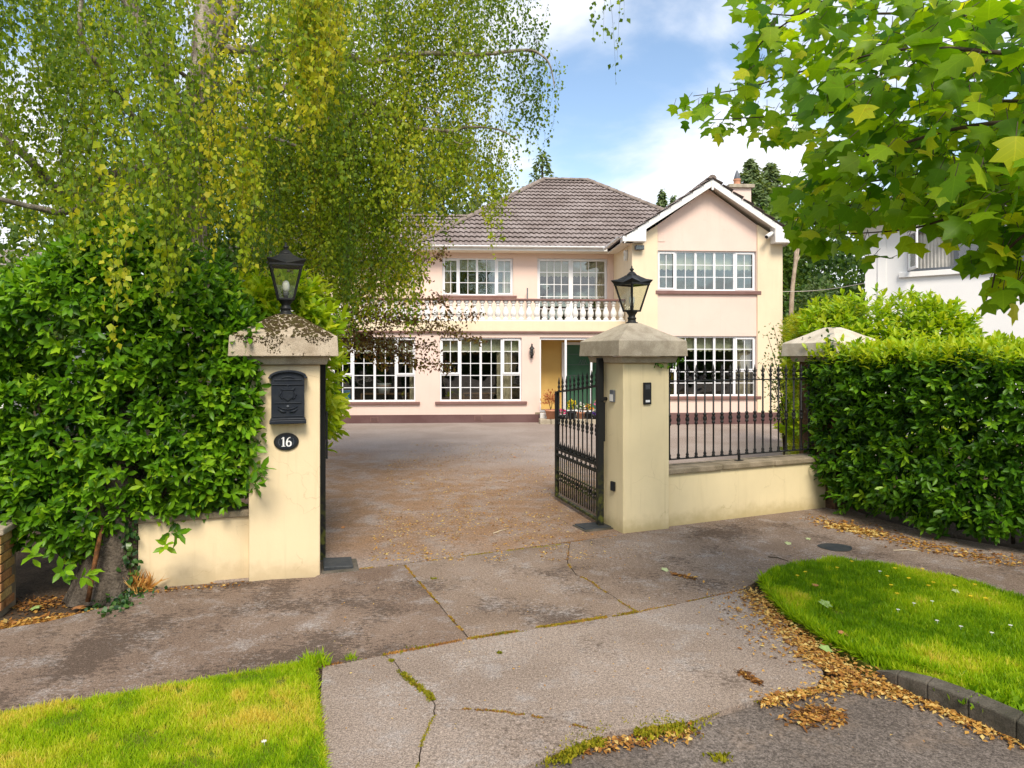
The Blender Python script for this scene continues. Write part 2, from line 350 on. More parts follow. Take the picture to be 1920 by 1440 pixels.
# ------------------------------------------------------------------ ground
def poly(name, pts, z, mat, depth=0.0, inset=0.0, kind='structure', bevel=0.0, zfun=None):
    bm = bmesh.new(); vs = [bm.verts.new((p[0], p[1], z)) for p in pts]; f = bm.faces.new(vs)
    if f.normal.z < 0 or f.calc_area() and (f.normal_update() or f.normal.z < 0): f.normal_flip()
    if inset:
        r = bmesh.ops.inset_region(bm, faces=[f], thickness=inset, use_even_offset=True, use_boundary=True)
        bmesh.ops.delete(bm, geom=r['faces'], context='FACES')
        f = bm.faces[:][0]
    if depth:
        r = bmesh.ops.extrude_face_region(bm, geom=[f])
        top = [v for v in r['geom'] if isinstance(v, bmesh.types.BMVert)]
        low = [v for v in bm.verts if v not in top]
        # the extruded copy becomes the upper face
        for v in low: v.co.z = z - depth
        for v in top: v.co.z = z
        bm.normal_update()
        bmesh.ops.recalc_face_normals(bm, faces=bm.faces)
    bmesh.ops.triangulate(bm, faces=[q for q in bm.faces if len(q.verts) > 4])
    me = bpy.data.meshes.new(name); bm.to_mesh(me); bm.free(); me.materials.append(mat)
    o = bpy.data.objects.new(name, me); COL.objects.link(o)
    if kind: o['kind'] = kind
    return o
def jag(a, b, n, amp, seed=0):
    a, b = Vector(a), Vector(b); d = b - a; p = Vector((-d.y, d.x, 0)).normalized(); r = random.Random(seed)
    return [a + d * (i / n) + p * (r.uniform(-amp, amp) if 0 < i < n else 0) for i in range(n)]   # without b

ground = poly('ground', [(-300, -200), (300, -200), (300, 500), (-300, 500)], -0.06, MT['soil'])
LD = Vector((.956, .292, 0)); RD = Vector((.919, .394, 0)); LN = Vector((.292, -.956, 0)); RN = Vector((.394, -.919, 0))
# driveway: from the strip at the gate to the foot of the house
d0, d1 = G(598, 1076), G(1166, 1003)
drive = poly('driveway', [d0 - LD*.9, d0, d1, d1 + RD*.5, G(1254, 975), Vector((4.6, 9.4, 0)), Vector((7.2, 12.5, 0)), Vector((9.2, 20.6, 0)), Vector((9.5, 30, 0)), Vector((-9, 30, 0)), Vector((-6.5, 14, 0)), Vector((-3.0, 8.0, 0))], 0.0, MT['drive'], .05)
# concrete pavement slabs
a_ = G(757, 1058); b_ = G(880, 1198); c_ = G(604, 1250); k_ = G(722, 1228); d_ = G(1195, 1148); e_ = G(1068, 1017)
f_ = G(1392, 1106); x1 = G(815, 1330)
wl0 = G(462, 1090) ; wleft = Vector((-3.92, 5.30, 0)) - LD * 5
gl = G(580, 1245); gl0 = G(0, 1345); gl_left = gl0 + (gl0 - gl).normalized() * 5
dj = lambda p: d0.lerp(d1, p)
crack_r = [G(1064, 1055), G(1070, 1064), G(1080, 1078), G(1094, 1084), G(1112, 1093), G(1124, 1104), G(1150, 1118), G(1166, 1131)]
def ln(*pp): return list(pp)
slab1 = ln(gl_left, gl0, gl, c_, k_, b_) + jag(b_, a_, 10, .008, 1) + [a_, d0, G(590, 1082), wl0 + LN*-.02, G(260, 1104), G(230, 1130), G(90, 1165), G(0, 1180), wleft + Vector((0, -.25, 0))]
slab2 = ln(a_) + jag(a_, b_, 10, .008, 1)[1:][::1]
slab2 = [a_] + list(reversed(jag(b_, a_, 10, .008, 1)[1:])) + jag(b_, d_, 12, .010, 2) + [d_] + list(reversed(crack_r)) + [e_]
hedge_front = [Vector(p) for p in ((4.14, 8.9, 0), (4.25, 8.1, 0), (4.52, 7.25, 0), (5.1, 6.65, 0), (6.2, 6.1, 0), (7.8, 5.6, 0))]
lawn_back = [G(1440, 1078), G(1480, 1061), G(1560, 1052), G(1640, 1060), G(1750, 1082), G(1850, 1105), G(1920, 1126), G(2150, 1185), G(2500, 1260)]
slab3 = [e_] + crack_r + [d_, G(1260, 1135), G(1340, 1117), f_] + lawn_back + [Vector((8.2, 5.4, 0)), Vector((7.8, 5.9, 0))] + list(reversed([p + Vector((.25, .25, 0)) for p in hedge_front[:-1]])) + [G(1548, 951), G(1254, 987), G(1254, 991), G(1168, 1002), d1]
ck1 = [G(745, 1248), G(764, 1272), G(786, 1288), G(806, 1306), G(816, 1322)]
def rough(pp, n, amp, seed):
    o = []
    for i in range(len(pp)-1): o += jag(pp[i], pp[i+1], n, amp, seed+i)
    return o+[pp[-1]]
ck2 = [G(870, 1330), G(935, 1335), G(1000, 1344), G(1060, 1356), G(1100, 1366)]
ck1 = rough([k_]+ck1, 3, .012, 40)[1:]; ck2 = rough([x1]+ck2, 4, .011, 60)[1:]; ck3 = rough([x1, G(812, 1345), G(795, 1385), G(780, 1440)], 5, .010, 80)[1:]
slab4 = [c_] + [k_] + ck1 + [x1] + ck3 + [G(760, 1560), G(620, 1560), G(605, 1440), G(597, 1350)]
redge = [G(1530, 1287), G(1470, 1297), G(1420, 1311), G(1360, 1331), G(1300, 1350), G(1220, 1361), G(1150, 1371)]
slab5 = [k_] + [b_] + jag(b_, d_, 12, .010, 2)[1:] + [d_, G(1260, 1135), G(1340, 1117), f_, G(1440, 1140), G(1490, 1185), G(1525, 1225), G(1545, 1262)] + redge + list(reversed(ck2)) + [x1] + list(reversed(ck1))
slab6 = [x1] + ck2 + [G(1150, 1371), G(1080, 1396), G(1020, 1422), G(985, 1440), G(860, 1560), G(760, 1560)] + list(reversed(ck3))
pav = empty('pavement', (0, 0, 0), kind='structure')
for i, s in enumerate((slab1, slab2, slab3, slab4, slab5, slab6)):
    o = poly('concrete_slab', s, 0.001 * (i % 3), MT[('concrete_old', 'concrete_brown', 'concrete_brown', 'concrete', 'concrete', 'concrete')[i]], .10, .0038, kind=None)
    o.parent = pav
road = poly('road', [(-40, -60), (40, -60), (40, 1.2), G(2600, 1680), G(2280, 1556), G(2040, 1424), G(1905, 1353), G(1815, 1313), G(1738, 1284), G(1682, 1268), G(1600, 1262), G(1545, 1272)] + redge + [G(1080, 1396), G(1020, 1422), G(985, 1440), G(860, 1560), G(620, 1560), Vector((-.6, 1.5, 0)), (-40, 0.5)], -0.03, MT['road'])
# lawns
llawn = [gl_left, gl0, gl, G(587, 1252), G(594, 1300), G(600, 1400), G(607, 1500), G(625, 1800), Vector((-6.6, .6, 0))]
rlawn = [G(1428, 1092)] + lawn_back + [G(2500, 1560), G(2150, 1430), G(1920, 1332, .06), G(1850, 1308, .06), G(1780, 1282, .06), G(1720, 1262, .06), G(1670, 1250, .05), G(1620, 1241, .02), G(1560, 1212), G(1520, 1185), G(1480, 1160), G(1445, 1122)]
poly('grass_verge', llawn, .012, MT['lawn'], .1); poly('grass_verge', rlawn, .012, MT['lawn'], .1)
# kerb stones along the right-hand verge
kin = [G(1640, 1246, .05), G(1690, 1252, .07), G(1750, 1268, .085), G(1830, 1296, .09), G(1920, 1334, .09), G(2060, 1402, .09), G(2300, 1520, .09)]
kout = [G(1655, 1262, .02), G(1682, 1264, .06), G(1738, 1281, .085), G(1815, 1310, .09), G(1905, 1350, .09), G(2040, 1420, .09), G(2280, 1550, .09)]
kz = [.02, .06, .085, .09, .09, .09, .09]
kerb = empty('kerb', (0, 0, 0), kind='structure')
for i in range(len(kin)-1):
    a, b, c, d = kin[i], kin[i+1], kout[i], kout[i+1]
    e = .0012; a, b = a.lerp(b, e), b.lerp(a, e); c, d = c.lerp(d, e), d.lerp(c, e)
    m = MB(); za, zb = kz[i], kz[i+1]
    m.add([(a.x,a.y,-.05),(b.x,b.y,-.05),(d.x,d.y,-.05),(c.x,c.y,-.05),(a.x,a.y,za),(b.x,b.y,zb),(d.x,d.y,zb),(c.x,c.y,za)],
          [(0,1,2,3),(4,7,6,5),(0,4,5,1),(1,5,6,2),(2,6,7,3),(3,7,4,0)])
    o = m.build('kerb_stone', MT['kerb'], kerb, .010)
    bm = bmesh.new(); bm.from_mesh(o.data); bmesh.ops.recalc_face_normals(bm, faces=bm.faces); bm.to_mesh(o.data); bm.free()

# ------------------------------------------------------------------ house (local frame: x along the front, y into the house)
HA = R(3.5)
house = empty('house', (0, 20.4, 0), HA, 'pink rendered two storey house with brown tiled roof, front gable and balustraded balcony', 'house')
def wall_holes(m, u0, u1, z0, z1, w, th, holes):
    us = sorted({u0, u1, *[h[0] for h in holes], *[h[1] for h in holes]}); zs = sorted({z0, z1, *[h[2] for h in holes], *[h[3] for h in holes]})
    us = [x for x in us if u0 <= x <= u1]; zs = [x for x in zs if z0 <= x <= z1]
    for i in range(len(us)-1):
        for j in range(len(zs)-1):
            uc, zc_ = (us[i]+us[i+1])/2, (zs[j]+zs[j+1])/2
            if any(h[0] < uc < h[1] and h[2] < zc_ < h[3] for h in holes): continue
            a, b, c, d = us[i], us[i+1], zs[j], zs[j+1]
            m.quad((a, w, c), (b, w, c), (b, w, d), (a, w, d)); m.quad((b, w+th, c), (a, w+th, c), (a, w+th, d), (b, w+th, d))
    for a, b, c, d in holes:
        m.quad((a, w, c), (a, w, d), (a, w+th, d), (a, w+th, c)); m.quad((b, w, d), (b, w, c), (b, w+th, c), (b, w+th, d))
        m.quad((a, w, d), (b, w, d), (b, w+th, d), (a, w+th, d)); m.quad((b, w, c), (a, w, c), (a, w+th, c), (b, w+th, c))
wA = (-5.389, -2.899, .64, 2.578); wB = (-2.175, .291, .64, 2.565); wC = (-2.175, .139, 3.985, 5.212); wD = (.939, 3.265, 3.11, 5.225)
wE = (4.231, 7.209, 3.935, 5.116); wF = (4.231, 7.216, .82, 2.595); POR = (.842, 3.20, .16, 2.575)
m = MB(); wall_holes(m, -10, 3.47, .24, 2.70, 0, .28, [wA, wB, (.842, 3.20, .24, 2.575)]); m.build('front_wall', MT['pink'], house)
m = MB(); wall_holes(m, -3.2, 3.47, 3.0, 5.50, 1.7, .28, [wC, wD]); m.build('upper_wall', MT['pink'], house)
m = MB(); wall_holes(m, 4.228, 7.232, .3, 5.40, -.81, .28, [wE, wF]); m.prism_y([(4.228, 5.40), (7.232, 5.40), (7.232, 5.90), (5.75, 6.95), (4.228, 5.86)], -.81, -.53); m.build('gable_wall', MT['pink'], house)
for u0, u1, pts in ((3.47, 4.228, [(3.47, .3), (4.228, .3), (4.228, 5.86), (3.47, 5.36)]), (7.232, 7.995, [(7.232, .3), (7.995, .3), (7.995, 5.42), (7.232, 5.90)])):
    m = MB(); m.prism_y(pts, -.86, -.50); m.build('wall_strip', MT['yellow'], house)
m = MB()   # flank and rear walls
m.box((3.475, -.5, .3), (3.74, 2.0, 5.38)); m.box((7.73, -.5, .3), (7.99, 11, 5.42)); m.box((-3.2, 1.98, 3.0), (-2.95, 11, 5.46)); m.box((-10, .28, 0), (-9.75, 11, 3.0)); m.box((-10, 10.8, 0), (7.73, 11, 5.45)); m.box((-10, 4.6, 3.0), (-3.2, 4.85, 5.4))
m.build('side_wall', MT['yellow'], house)
m = MB(); m.box((-10, -.025, -.3), (.842, .10, .245)); m.box((3.45, -.885, -.3), (8.02, -.60, .335)); m.box((8.02, -.6, -.3), (7.97, 8, .335)); m.build('plinth', MT['plinth'], house, .006)
for u, w, z in ((-4.117, -.025, .12), (-1.015, -.025, .14), (5.6, -.885, .2)):
    m = MB(); m.box((u-.12, w-.012, z-.07), (u+.12, w+.01, z+.07)); v = m.build('air_vent', MT['sill'], house)
    m = MB(); [m.box((u-.10, w-.02, z-.05+i*.03), (u+.10, w-.0125, z-.035+i*.03)) for i in range(4)]; m.build('grille', MT['plinth'], v)
# floors, rooms
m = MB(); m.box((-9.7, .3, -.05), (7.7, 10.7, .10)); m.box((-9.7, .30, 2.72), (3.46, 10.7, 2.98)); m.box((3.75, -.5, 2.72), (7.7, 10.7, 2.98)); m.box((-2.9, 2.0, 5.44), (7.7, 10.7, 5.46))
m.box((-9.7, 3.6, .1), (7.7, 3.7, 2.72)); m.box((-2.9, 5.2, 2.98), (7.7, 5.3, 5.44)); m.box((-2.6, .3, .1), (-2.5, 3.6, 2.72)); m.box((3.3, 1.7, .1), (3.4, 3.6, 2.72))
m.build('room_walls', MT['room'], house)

def scallop(m, u0, u1, z0, z1, y, n):
    top = [(u1, z1), (u0, z1)]; low = []
    for i in range(n):
        for k in range(6):
            t = k / 6; u = u0 + (u1-u0)*(i+t)/n; low.append((u, z0 - .045*math.sin(PI*t)))
    low.append((u1, z0)); pts = low + top
    m.add([(u, y, z) for u, z in pts], [tuple(range(len(pts)))])
PANE = MB(); PANE.box((-.5, -.5, -.5), (.5, .5, .5)); PANE = PANE.mesh('pane', MT['glass'])
def pane(parent, u0, u1, z0, z1, y, mesh=None):
    o = link('pane', mesh or PANE, None, parent, ((u0+u1)/2, y, (z0+z1)/2)); o.scale = (u1-u0, .005, z1-z0); return o
def window(hole, w, splits, cols, rows, casement=(), transom=None, blind=.4, curtains=(), sill=None, parent=None, name='window', cb=.022):
    parent = parent or house
    u0, u1, z0, z1 = hole; y = w + .07; F = .05
    m = MB()
    m.box((u0, y, z0), (u1, y+.08, z0+F)); m.box((u0, y, z1-F), (u1, y+.08, z1)); m.box((u0, y, z0+F), (u0+F, y+.08, z1-F)); m.box((u1-F, y, z0+F), (u1, y+.08, z1-F))
    for s in splits: m.box((s-.035, y, z0+F), (s+.035, y+.08, z1-F))
    ed = [u0+F] + sum([[s-.035, s+.035] for s in splits], []) + [u1-F]
    secs = [(ed[2*i], ed[2*i+1]) for i in range(len(splits)+1)]
    if transom:
        for i in casement: m.box((secs[i][0], y, transom-.03), (secs[i][1], y+.08, transom+.03))
    win = m.build(name, MT['white'], parent, .006)
    bars = MB(); cells = []
    zs = [z0+F + (z1-z0-2*F)*k/rows for k in range(rows+1)]
    for i, (a, b) in enumerate(secs):
        parts_ = [(z0+F, z1-F)]
        if transom and i in casement: parts_ = [(z0+F, transom-.03), (transom+.03, z1-F)]
        for j, (c, d) in enumerate(parts_):
            aa, bb, cc, dd = a, b, c, d
            if i in casement and j == len(parts_)-1:
                sash = MB(); t = .05; aa, bb, cc, dd = a-.012, b+.012, c-.012, d+.012
                sash.box((aa, y-.022, cc), (bb, y-.002, cc+t)); sash.box((aa, y-.022, dd-t), (bb, y-.002, dd)); sash.box((aa, y-.022, cc+t), (aa+t, y-.002, dd-t)); sash.box((bb-t, y-.022, cc+t), (bb, y-.002, dd-t)); sash.build('sash', MT['white'], win, .004)
                aa, bb, cc, dd = aa+t, bb-t, cc+t, dd-t
            nr = [cc] + [z for z in zs[1:-1] if cc+.08 < z < dd-.08] + [dd]
            uc = [aa + (bb-aa)*k/cols for k in range(cols+1)]
            yy = y+.012
            for k in uc[1:-1]: bars.box((k-cb/2, yy, cc), (k+cb/2, yy+.03, dd))
            for k in nr[1:-1]:
                for q in range(cols): bars.box((uc[q]+(cb/2 if q else 0), yy+.002, k-cb/2), (uc[q+1]-(cb/2 if q < cols-1 else 0), yy+.028, k+cb/2))
            for q in range(cols):
                for r in range(len(nr)-1): cells.append((uc[q], uc[q+1], nr[r], nr[r+1], yy+.015))
    bars.build('glazing_bars', MT['white'], win)
    for a, b, c, d, yy in cells: pane(win, a, b, c, d, yy)
    if blind:
        m = MB()
        for a, b in secs: scallop(m, a-.03, b+.03, z1-F-blind, z1-F, y+.17, max(2, round((b-a)/.14)))
        m.build('blind', MT['blind'], win)
    for a, b in curtains:
        m = MB(); n = 24; pts = []
        for k in range(n+1):
            t = k/n; pts.append((a+(b-a)*t, y+.24+.03*math.sin(t*(b-a)*60)))
        m.add([(x, yy, z0+.03) for x, yy in pts] + [(x, yy, z1-.02) for x, yy in pts], [(k, k+1, n+2+k, n+1+k) for k in range(n)], True)
        m.build('curtain', MT['curtain'], win)
    if sill:
        m = MB(); m.box((sill[0], w-.07, sill[2]), (sill[1], w+.12, sill[3])); m.build('sill', MT['sill'], win, .012)
    return win
window(wA, 0, [-4.76, -4.12, -3.49], 2, 5, (0, 3), 1.425, .40, ((-3.1, -2.95),), (-5.53, -2.764, .555, .638))
window(wB, 0, [-1.56, -.945, -.307], 2, 5, (0, 3), 1.445, .36, ((-.45, .02),), (-2.31, .453, .55, .638))
window(wC, 1.7, [-1.638, -1.039, -.42], 2, 3, (0, 3), None, .34, ((-2.12, -1.85), (-.2, .1)), (-2.30, .26, 3.90, 3.983))
window(wD, 1.7, [2.05], 4, 5, (0, 1), None, .50, ((2.9, 3.25),))
window(wE, -.81, [4.798, 5.404, 5.973, 6.58], 2, 3, (0, 4), None, .46, (), (4.168, 7.345, 3.825, 3.933))
window(wF, -.81, [4.798, 5.404, 5.973, 6.58], 2, 5, (0, 4), 1.56, .36, ((6.75, 7.15),), (4.14, 7.345, .73, .818))
# balcony
bal = empty('balcony'); bal.parent = house
m = MB(); m.box((-9.2, -.03, 2.755), (3.468, 1.69, 3.06)); m.build('slab', MT['yellow'], bal, .008)
m = MB(); m.box((-9.2, -.075, 2.70), (3.462, .1, 2.752)); m.build('moulding', MT['sill'], bal, .012)
m = MB(); m.box((-9.2, -.01, 3.062), (3.46, .20, 3.10)); m.build('bottom_rail', MT['whitepaint'], bal, .006)
m = MB(); m.box((-9.2, -.03, 3.685), (3.46, .22, 3.745)); m.build('handrail', MT['sill'], bal, .012)
bp = [(.085, 0), (.085, .05), (.06, .06), (.055, .085), (.085, .13), (.10, .19), (.095, .245), (.065, .33), (.042, .40), (.04, .43), (.058, .445), (.058, .465), (.042, .475), (.045, .49), (.075, .515), (.088, .53), (.088, .582)]
m = MB(); m.lathe(bp, n=12); bmesh_bal = m.mesh('baluster', MT['whitepaint'])
u = 3.36
while u > -9.1:
    link('baluster', bmesh_bal, None, bal, (u, .095, 3.10)); u -= .2365
# roof: tiled planes
def tiled(name, P, W0, W1, r0, r1, rows, step=.055, wave=.020, pitch=.18):
    """P(u, r, h): local point; W0/W1: u limits as functions of r (horizontal run from the eave); rows of pantiles with a lip at each course"""
    vs = []; fs = []
    for k in range(rows):
        ra, rb = r0 + (r1-r0)*k/rows, r0 + (r1-r0)*(k+1)/rows + .012
        a0, a1, b0, b1 = W0(ra), W1(ra), W0(min(rb, r1)), W1(min(rb, r1))
        lo, hi = min(a0, b0), max(a1, b1)
        nu = max(2, int((hi-lo)/.041)); base = len(vs); off = (k % 2) * .0
        us = [lo + (hi-lo)*i/nu for i in range(nu+1)]
        jit = random.uniform(-.004, .004)
        for lvl in range(3):
            r = (min(ra+.07, r1), ra, rb)[lvl]
            for uu in us:
                cu = min(max(uu, (a0, a0, b0)[lvl]), (a1, a1, b1)[lvl])
                ph = (uu + off) / pitch * 2*PI
                h = wave*(math.sin(ph) + .35*math.sin(2*ph+.6)) + mnoise.noise((uu*2.3, k*1.7, 0))*.005
                hh = (-.03 + h*.6, h + step + jit, h*.9 + .002)[lvl]
                vs.append(P(cu, r, hh))
        n = nu+1
        for lvl in range(2):
            for i in range(nu): fs.append((base+lvl*n+i, base+lvl*n+i+1, base+(lvl+1)*n+i+1, base+(lvl+1)*n+i))
    m = MB(); m.add(vs, fs); o = m.build(name, MT['tile'], roof); o['kind'] = 'stuff'; return o
roof = empty('roof'); roof.parent = house
EZ, RZ = 5.50, 9.03; EL, ER, RL, RR = -3.1, 8.2, 1.66, 3.41; RUN = 5.2; ps = (RZ-EZ)/RUN
tiled('roof_tiles', lambda u, r, h: (u, 1.2+r, EZ+ps*r+h), lambda r: EL+(RL-EL)*r/RUN, lambda r: ER+(RR-ER)*r/RUN, 0, RUN, 18)
m = MB(); m.quad((EL, 1.25, EZ-.03), (ER, 1.25, EZ-.03), (RR, 6.4, RZ-.03), (RL, 6.4, RZ-.03)); m.quad((EL, 11.6, EZ), (EL, 1.2, EZ), (RL, 6.4, RZ)); m.quad((ER, 1.2, EZ), (ER, 11.6, EZ), (RR, 6.4, RZ)); m.quad((ER, 11.6, EZ), (EL, 11.6, EZ), (RL, 6.4, RZ), (RR, 6.4, RZ))
m.build('roof_deck', MT['tile'], roof)
# left rear range
tiled('roof_tiles', lambda u, r, h: (u, 4.1+r, 5.45+.72*r+h), lambda r: -10.2, lambda r: -1.2, 0, 3.1, 11)
m = MB(); m.quad((-10.2, 4.15, 5.42), (-1.2, 4.15, 5.42), (-1.2, 7.2, 7.66), (-10.2, 7.2, 7.66)); m.quad((-1.2, 10.3, 5.45), (-10.2, 10.3, 5.45), (-10.2, 7.2, 7.68), (-1.2, 7.2, 7.68)); m.build('roof_deck', MT['tile'], roof)
# front gable roof
GU, GZ = 5.752, 7.16
def gp(side):
    run = (GU-3.16) if side < 0 else (8.22-GU); zz = GZ-1.70*(run/2.59)
    tiled('roof_tiles', (lambda u, r, h: (GU-run+r, -u, zz+.657*r+h)) if side < 0 else (lambda u, r, h: (GU+run-r, u, zz+.657*r+h)),
          (lambda r: -(4.6 if side < 0 else 9)) if side < 0 else (lambda r: -1.25), (lambda r: 1.25) if side < 0 else (lambda r: 9.0), 0, run, 8)
    m = MB(); s = side; m.quad((GU+s*run, -1.18, zz-.03), (GU, -1.18, zz+.657*run-.03), (GU, 9, zz+.657*run-.03), (GU+s*run, 9, zz-.03)); m.build('roof_deck', MT['tile'], roof)
gp(-1); gp(1)
# ridge and hip caps
def caps(m, a, b, n, r=.10):
    a, b = Vector(a), Vector(b); d = (b-a)/n; ax = d.normalized(); sd_ = ax.cross(Vector((0, 0, 1))).normalized(); up = sd_.cross(ax)
    for i in range(n):
        p, q = a+d*i, a+d*(i+1.05); rr = r*random.uniform(.96, 1.04); vs = []
        for pp, r_ in ((p, rr*1.07), (q, rr*.95)):
            for k in range(7): t = PI*k/6; vs.append(pp+sd_*math.cos(t)*r_*1.15+up*(math.sin(t)*r_-.02))
        m.add(vs, [(k, k+1, 8+k, 7+k) for k in range(6)] + [tuple(range(6, -1, -1)), tuple(range(7, 14))])
m = MB(); caps(m, (RL, 6.4, RZ+.02), (RR, 6.4, RZ+.02), 5); caps(m, (EL, 1.2, EZ+.03), (RL, 6.4, RZ+.03), 20); caps(m, (ER, 1.2, EZ+.03), (RR, 6.4, RZ+.03), 20)
caps(m, (GU, -1.2, GZ+.02), (GU, 3.8, GZ+.02), 14); caps(m, (-10.2, 7.2, 7.70), (-.6, 7.2, 7.70), 26); o = m.build('ridge_tiles', MT['ridge'], roof); o['kind'] = 'stuff'
# eaves
m = MB(); m.box((EL, 1.16, 5.38), (3.15, 1.20, 5.47)); m.build('fascia', MT['whitepaint'], roof, .004)
m = MB(); m.box((EL, 1.20, 5.38), (3.47, 1.70, 5.41)); m.box((3.16, -1.1, 5.31), (3.47, 1.19, 5.34)); m.box((8.0, -1.1, 5.31), (8.2, 9, 5.34)); m.build('soffit', MT['soffit'], roof)
m = MB()
def gutter(m, a, b, r=.06):
    a, b = Vector(a), Vector(b); ax = (b-a).normalized(); sd_ = ax.cross(Vector((0, 0, 1))).normalized(); vs = []
    for p in (a, b):
        for rr in (r, r-.008):
            for k in range(9): t = PI + PI*k/8; vs.append(p+sd_*math.cos(t)*rr+Vector((0, 0, math.sin(t)*rr)))
    fs = [(k, k+1, 19+k, 18+k) for k in range(8)] + [(9+k+1, 9+k, 27+k, 28+k) for k in range(8)] + [(0, 18, 27, 9), (8, 17, 35, 26)]
    m.add(vs, fs, True)
gutter(m, (EL, 1.10, 5.52), (3.05, 1.10, 5.52)); gutter(m, (3.06, 1.1, 5.47), (3.06, -1.1, 5.47)); m.build('gutter', MT['white'], roof)
m = MB(); m.tube([(-3.12, 1.62, 5.4), (-3.12, 1.62, 3.1)], .035); m.build('downpipe', MT['white'], house)
m = MB()
for s in (-1, 1):
    run = (GU-3.16) if s < 0 else (8.22-GU); zz = GZ-1.70*(run/2.59)
    pts = [(GU, GZ-.02), (GU+s*run, zz-.02), (GU+s*run, zz-.21), (GU, GZ-.23)]
    if s > 0: pts = pts[::-1]
    m.prism_y(pts, -1.19, -1.15)
m.prism_y([(3.12, 5.31), (3.803, 5.31), (3.803, 5.70), (3.12, 5.31+.14)], -1.205, -.862); m.prism_y([(7.62, 5.32), (8.25, 5.32), (8.25, 5.46), (7.62, 5.90)], -1.205, -.862)
m.box((GU-.03, -1.215, GZ-.34), (GU+.03, -1.192, GZ-.10))
m.build('bargeboard', MT['whitepaint'], roof, .006)
m = MB()   # underside of the gable overhang
for s in (-1, 1):
    run = (GU-3.16) if s < 0 else (8.22-GU); zz = GZ-1.70*(run/2.59)
    m.quad((GU, -1.15, GZ-.14), (GU+s*run, -1.15, zz-.14), (GU+s*run, -.5, zz-.14), (GU, -.5, GZ-.14))
m.build('soffit', MT['soffit'], roof)
# chimney
ch = empty('chimney'); ch.parent = house
m = MB(); m.box((8.22, 3.7, 5), (8.98, 4.5, 8.14)); m.build('stack', MT['pink'], ch, .01)
m = MB(); m.box((8.12, 3.6, 8.14), (9.08, 4.6, 8.27)); m.build('capping', MT['stone'], ch, .015)
m = MB(); m.lathe([(.15, 0), (.15, .03), (.125, .05), (.12, .20), (.14, .22), (.14, .26)], (8.57, 4.0, 8.27)); m.build('chimney_pot', MT['terracotta'], ch)
m = MB(); m.lathe([(.12, 0), (.12, .04), (.085, .16), (.045, .28), (.015, .34)], (8.57, 4.0, 8.53), 12); m.build('cowl', MT['lead'], ch)
# vent plaque in the gable, aerial on the balcony wall
m = MB(); m.box((4.247, -.825, 5.37), (4.46, -.812, 5.61)); m.build('vent_plaque', MT['pink'], house, .004)
m = MB(); m.tube([(.592, 1.5, 3.1), (.592, 1.5, 4.22)], .022); m.build('post', MT['lead'], house)
# porch
por = empty('porch'); por.parent = house
m = MB(); m.box((.5, 1.28, .1), (3.3, 1.40, 2.72)); m.box((.56, .28, .1), (.70, 1.28, 2.72)); m.build('inner_wall', MT['ochre'], por)
m = MB(); m.box((.70, .28, 2.60), (3.3, 1.28, 2.70)); m.build('ceiling', MT['soffit'], por)
m = MB(); m.box((.70, -.02, .16), (3.19, 1.28, .30)); m.build('floor', MT['coping'], por)
m = MB(); m.box((.845, .05, 2.50), (3.19, .13, 2.572)); m.box((.845, .05, .302), (.885, .13, 2.50)); m.box((1.61, .05, .36), (1.675, .13, 2.50)); m.box((3.1, .05, .302), (3.19, .13, 2.50)); m.box((.885, .05, .302), (3.1, .13, .36)); m.box((2.4, .05, .36), (2.46, .13, 2.50))
m.build('screen_frame', MT['white'], por, .004)
m = MB(); m.box((1.68, 1.20, .30), (1.78, 1.277, 2.45)); m.box((3.0, 1.20, .30), (3.1, 1.277, 2.45)); m.box((1.78, 1.20, 2.37), (3.0, 1.277, 2.45)); fr = m.build('door_frame', MT['white'], por, .004)
m = MB(); m.box((1.78, 1.22, .30), (3.0, 1.262, 2.37)); m.build('front_door', surf('green_door_glass', (.045, .12, .075), (.06, .14, .09), 3, .12, .6, fine=.1, bump=0), por)
m = MB()
for z in (1.0, 1.38, 1.72, 2.06): m.box((1.80, 1.212, z), (2.98, 1.219, z+.012))
for k in range(3):
    c = 2.30+.08*k; m.add([(c-.09, 1.211, 1.72), (c, 1.211, 1.9), (c+.012, 1.211, 1.9), (c-.078, 1.211, 1.72)], [(0, 3, 2, 1)]); m.add([(c+.05, 1.210, 1.72), (c-.04, 1.210, 1.88), (c-.028, 1.210, 1.88), (c+.062, 1.210, 1.72)], [(0, 3, 2, 1)])
m.build('leaded_lines', MT['lead'], por)
# steps
m = MB(); random.seed(3)
st = empty('steps'); st.parent = house
ux = .79
while ux < 3.15:
    wd = random.uniform(.3, .42); m = MB(); m.box((ux, -.62, -.05), (min(ux+wd, 3.4)-.012, -.20, .135+random.uniform(-.006, .006))); m.build('stone', MT['stone'], st, .018); ux += wd
ux = .84
while ux < 3.15:
    wd = random.uniform(.34, .46); m = MB(); m.box((ux, -.20, -.05), (min(ux+wd, 3.42)-.012, -.03, .30+random.uniform(-.006, .006))); m.build('stone', MT['whitepaint'], st, .018); ux += wd

HM = house.matrix_basis
def Hw(u, w, z): return HM @ Vector((u, w, z))
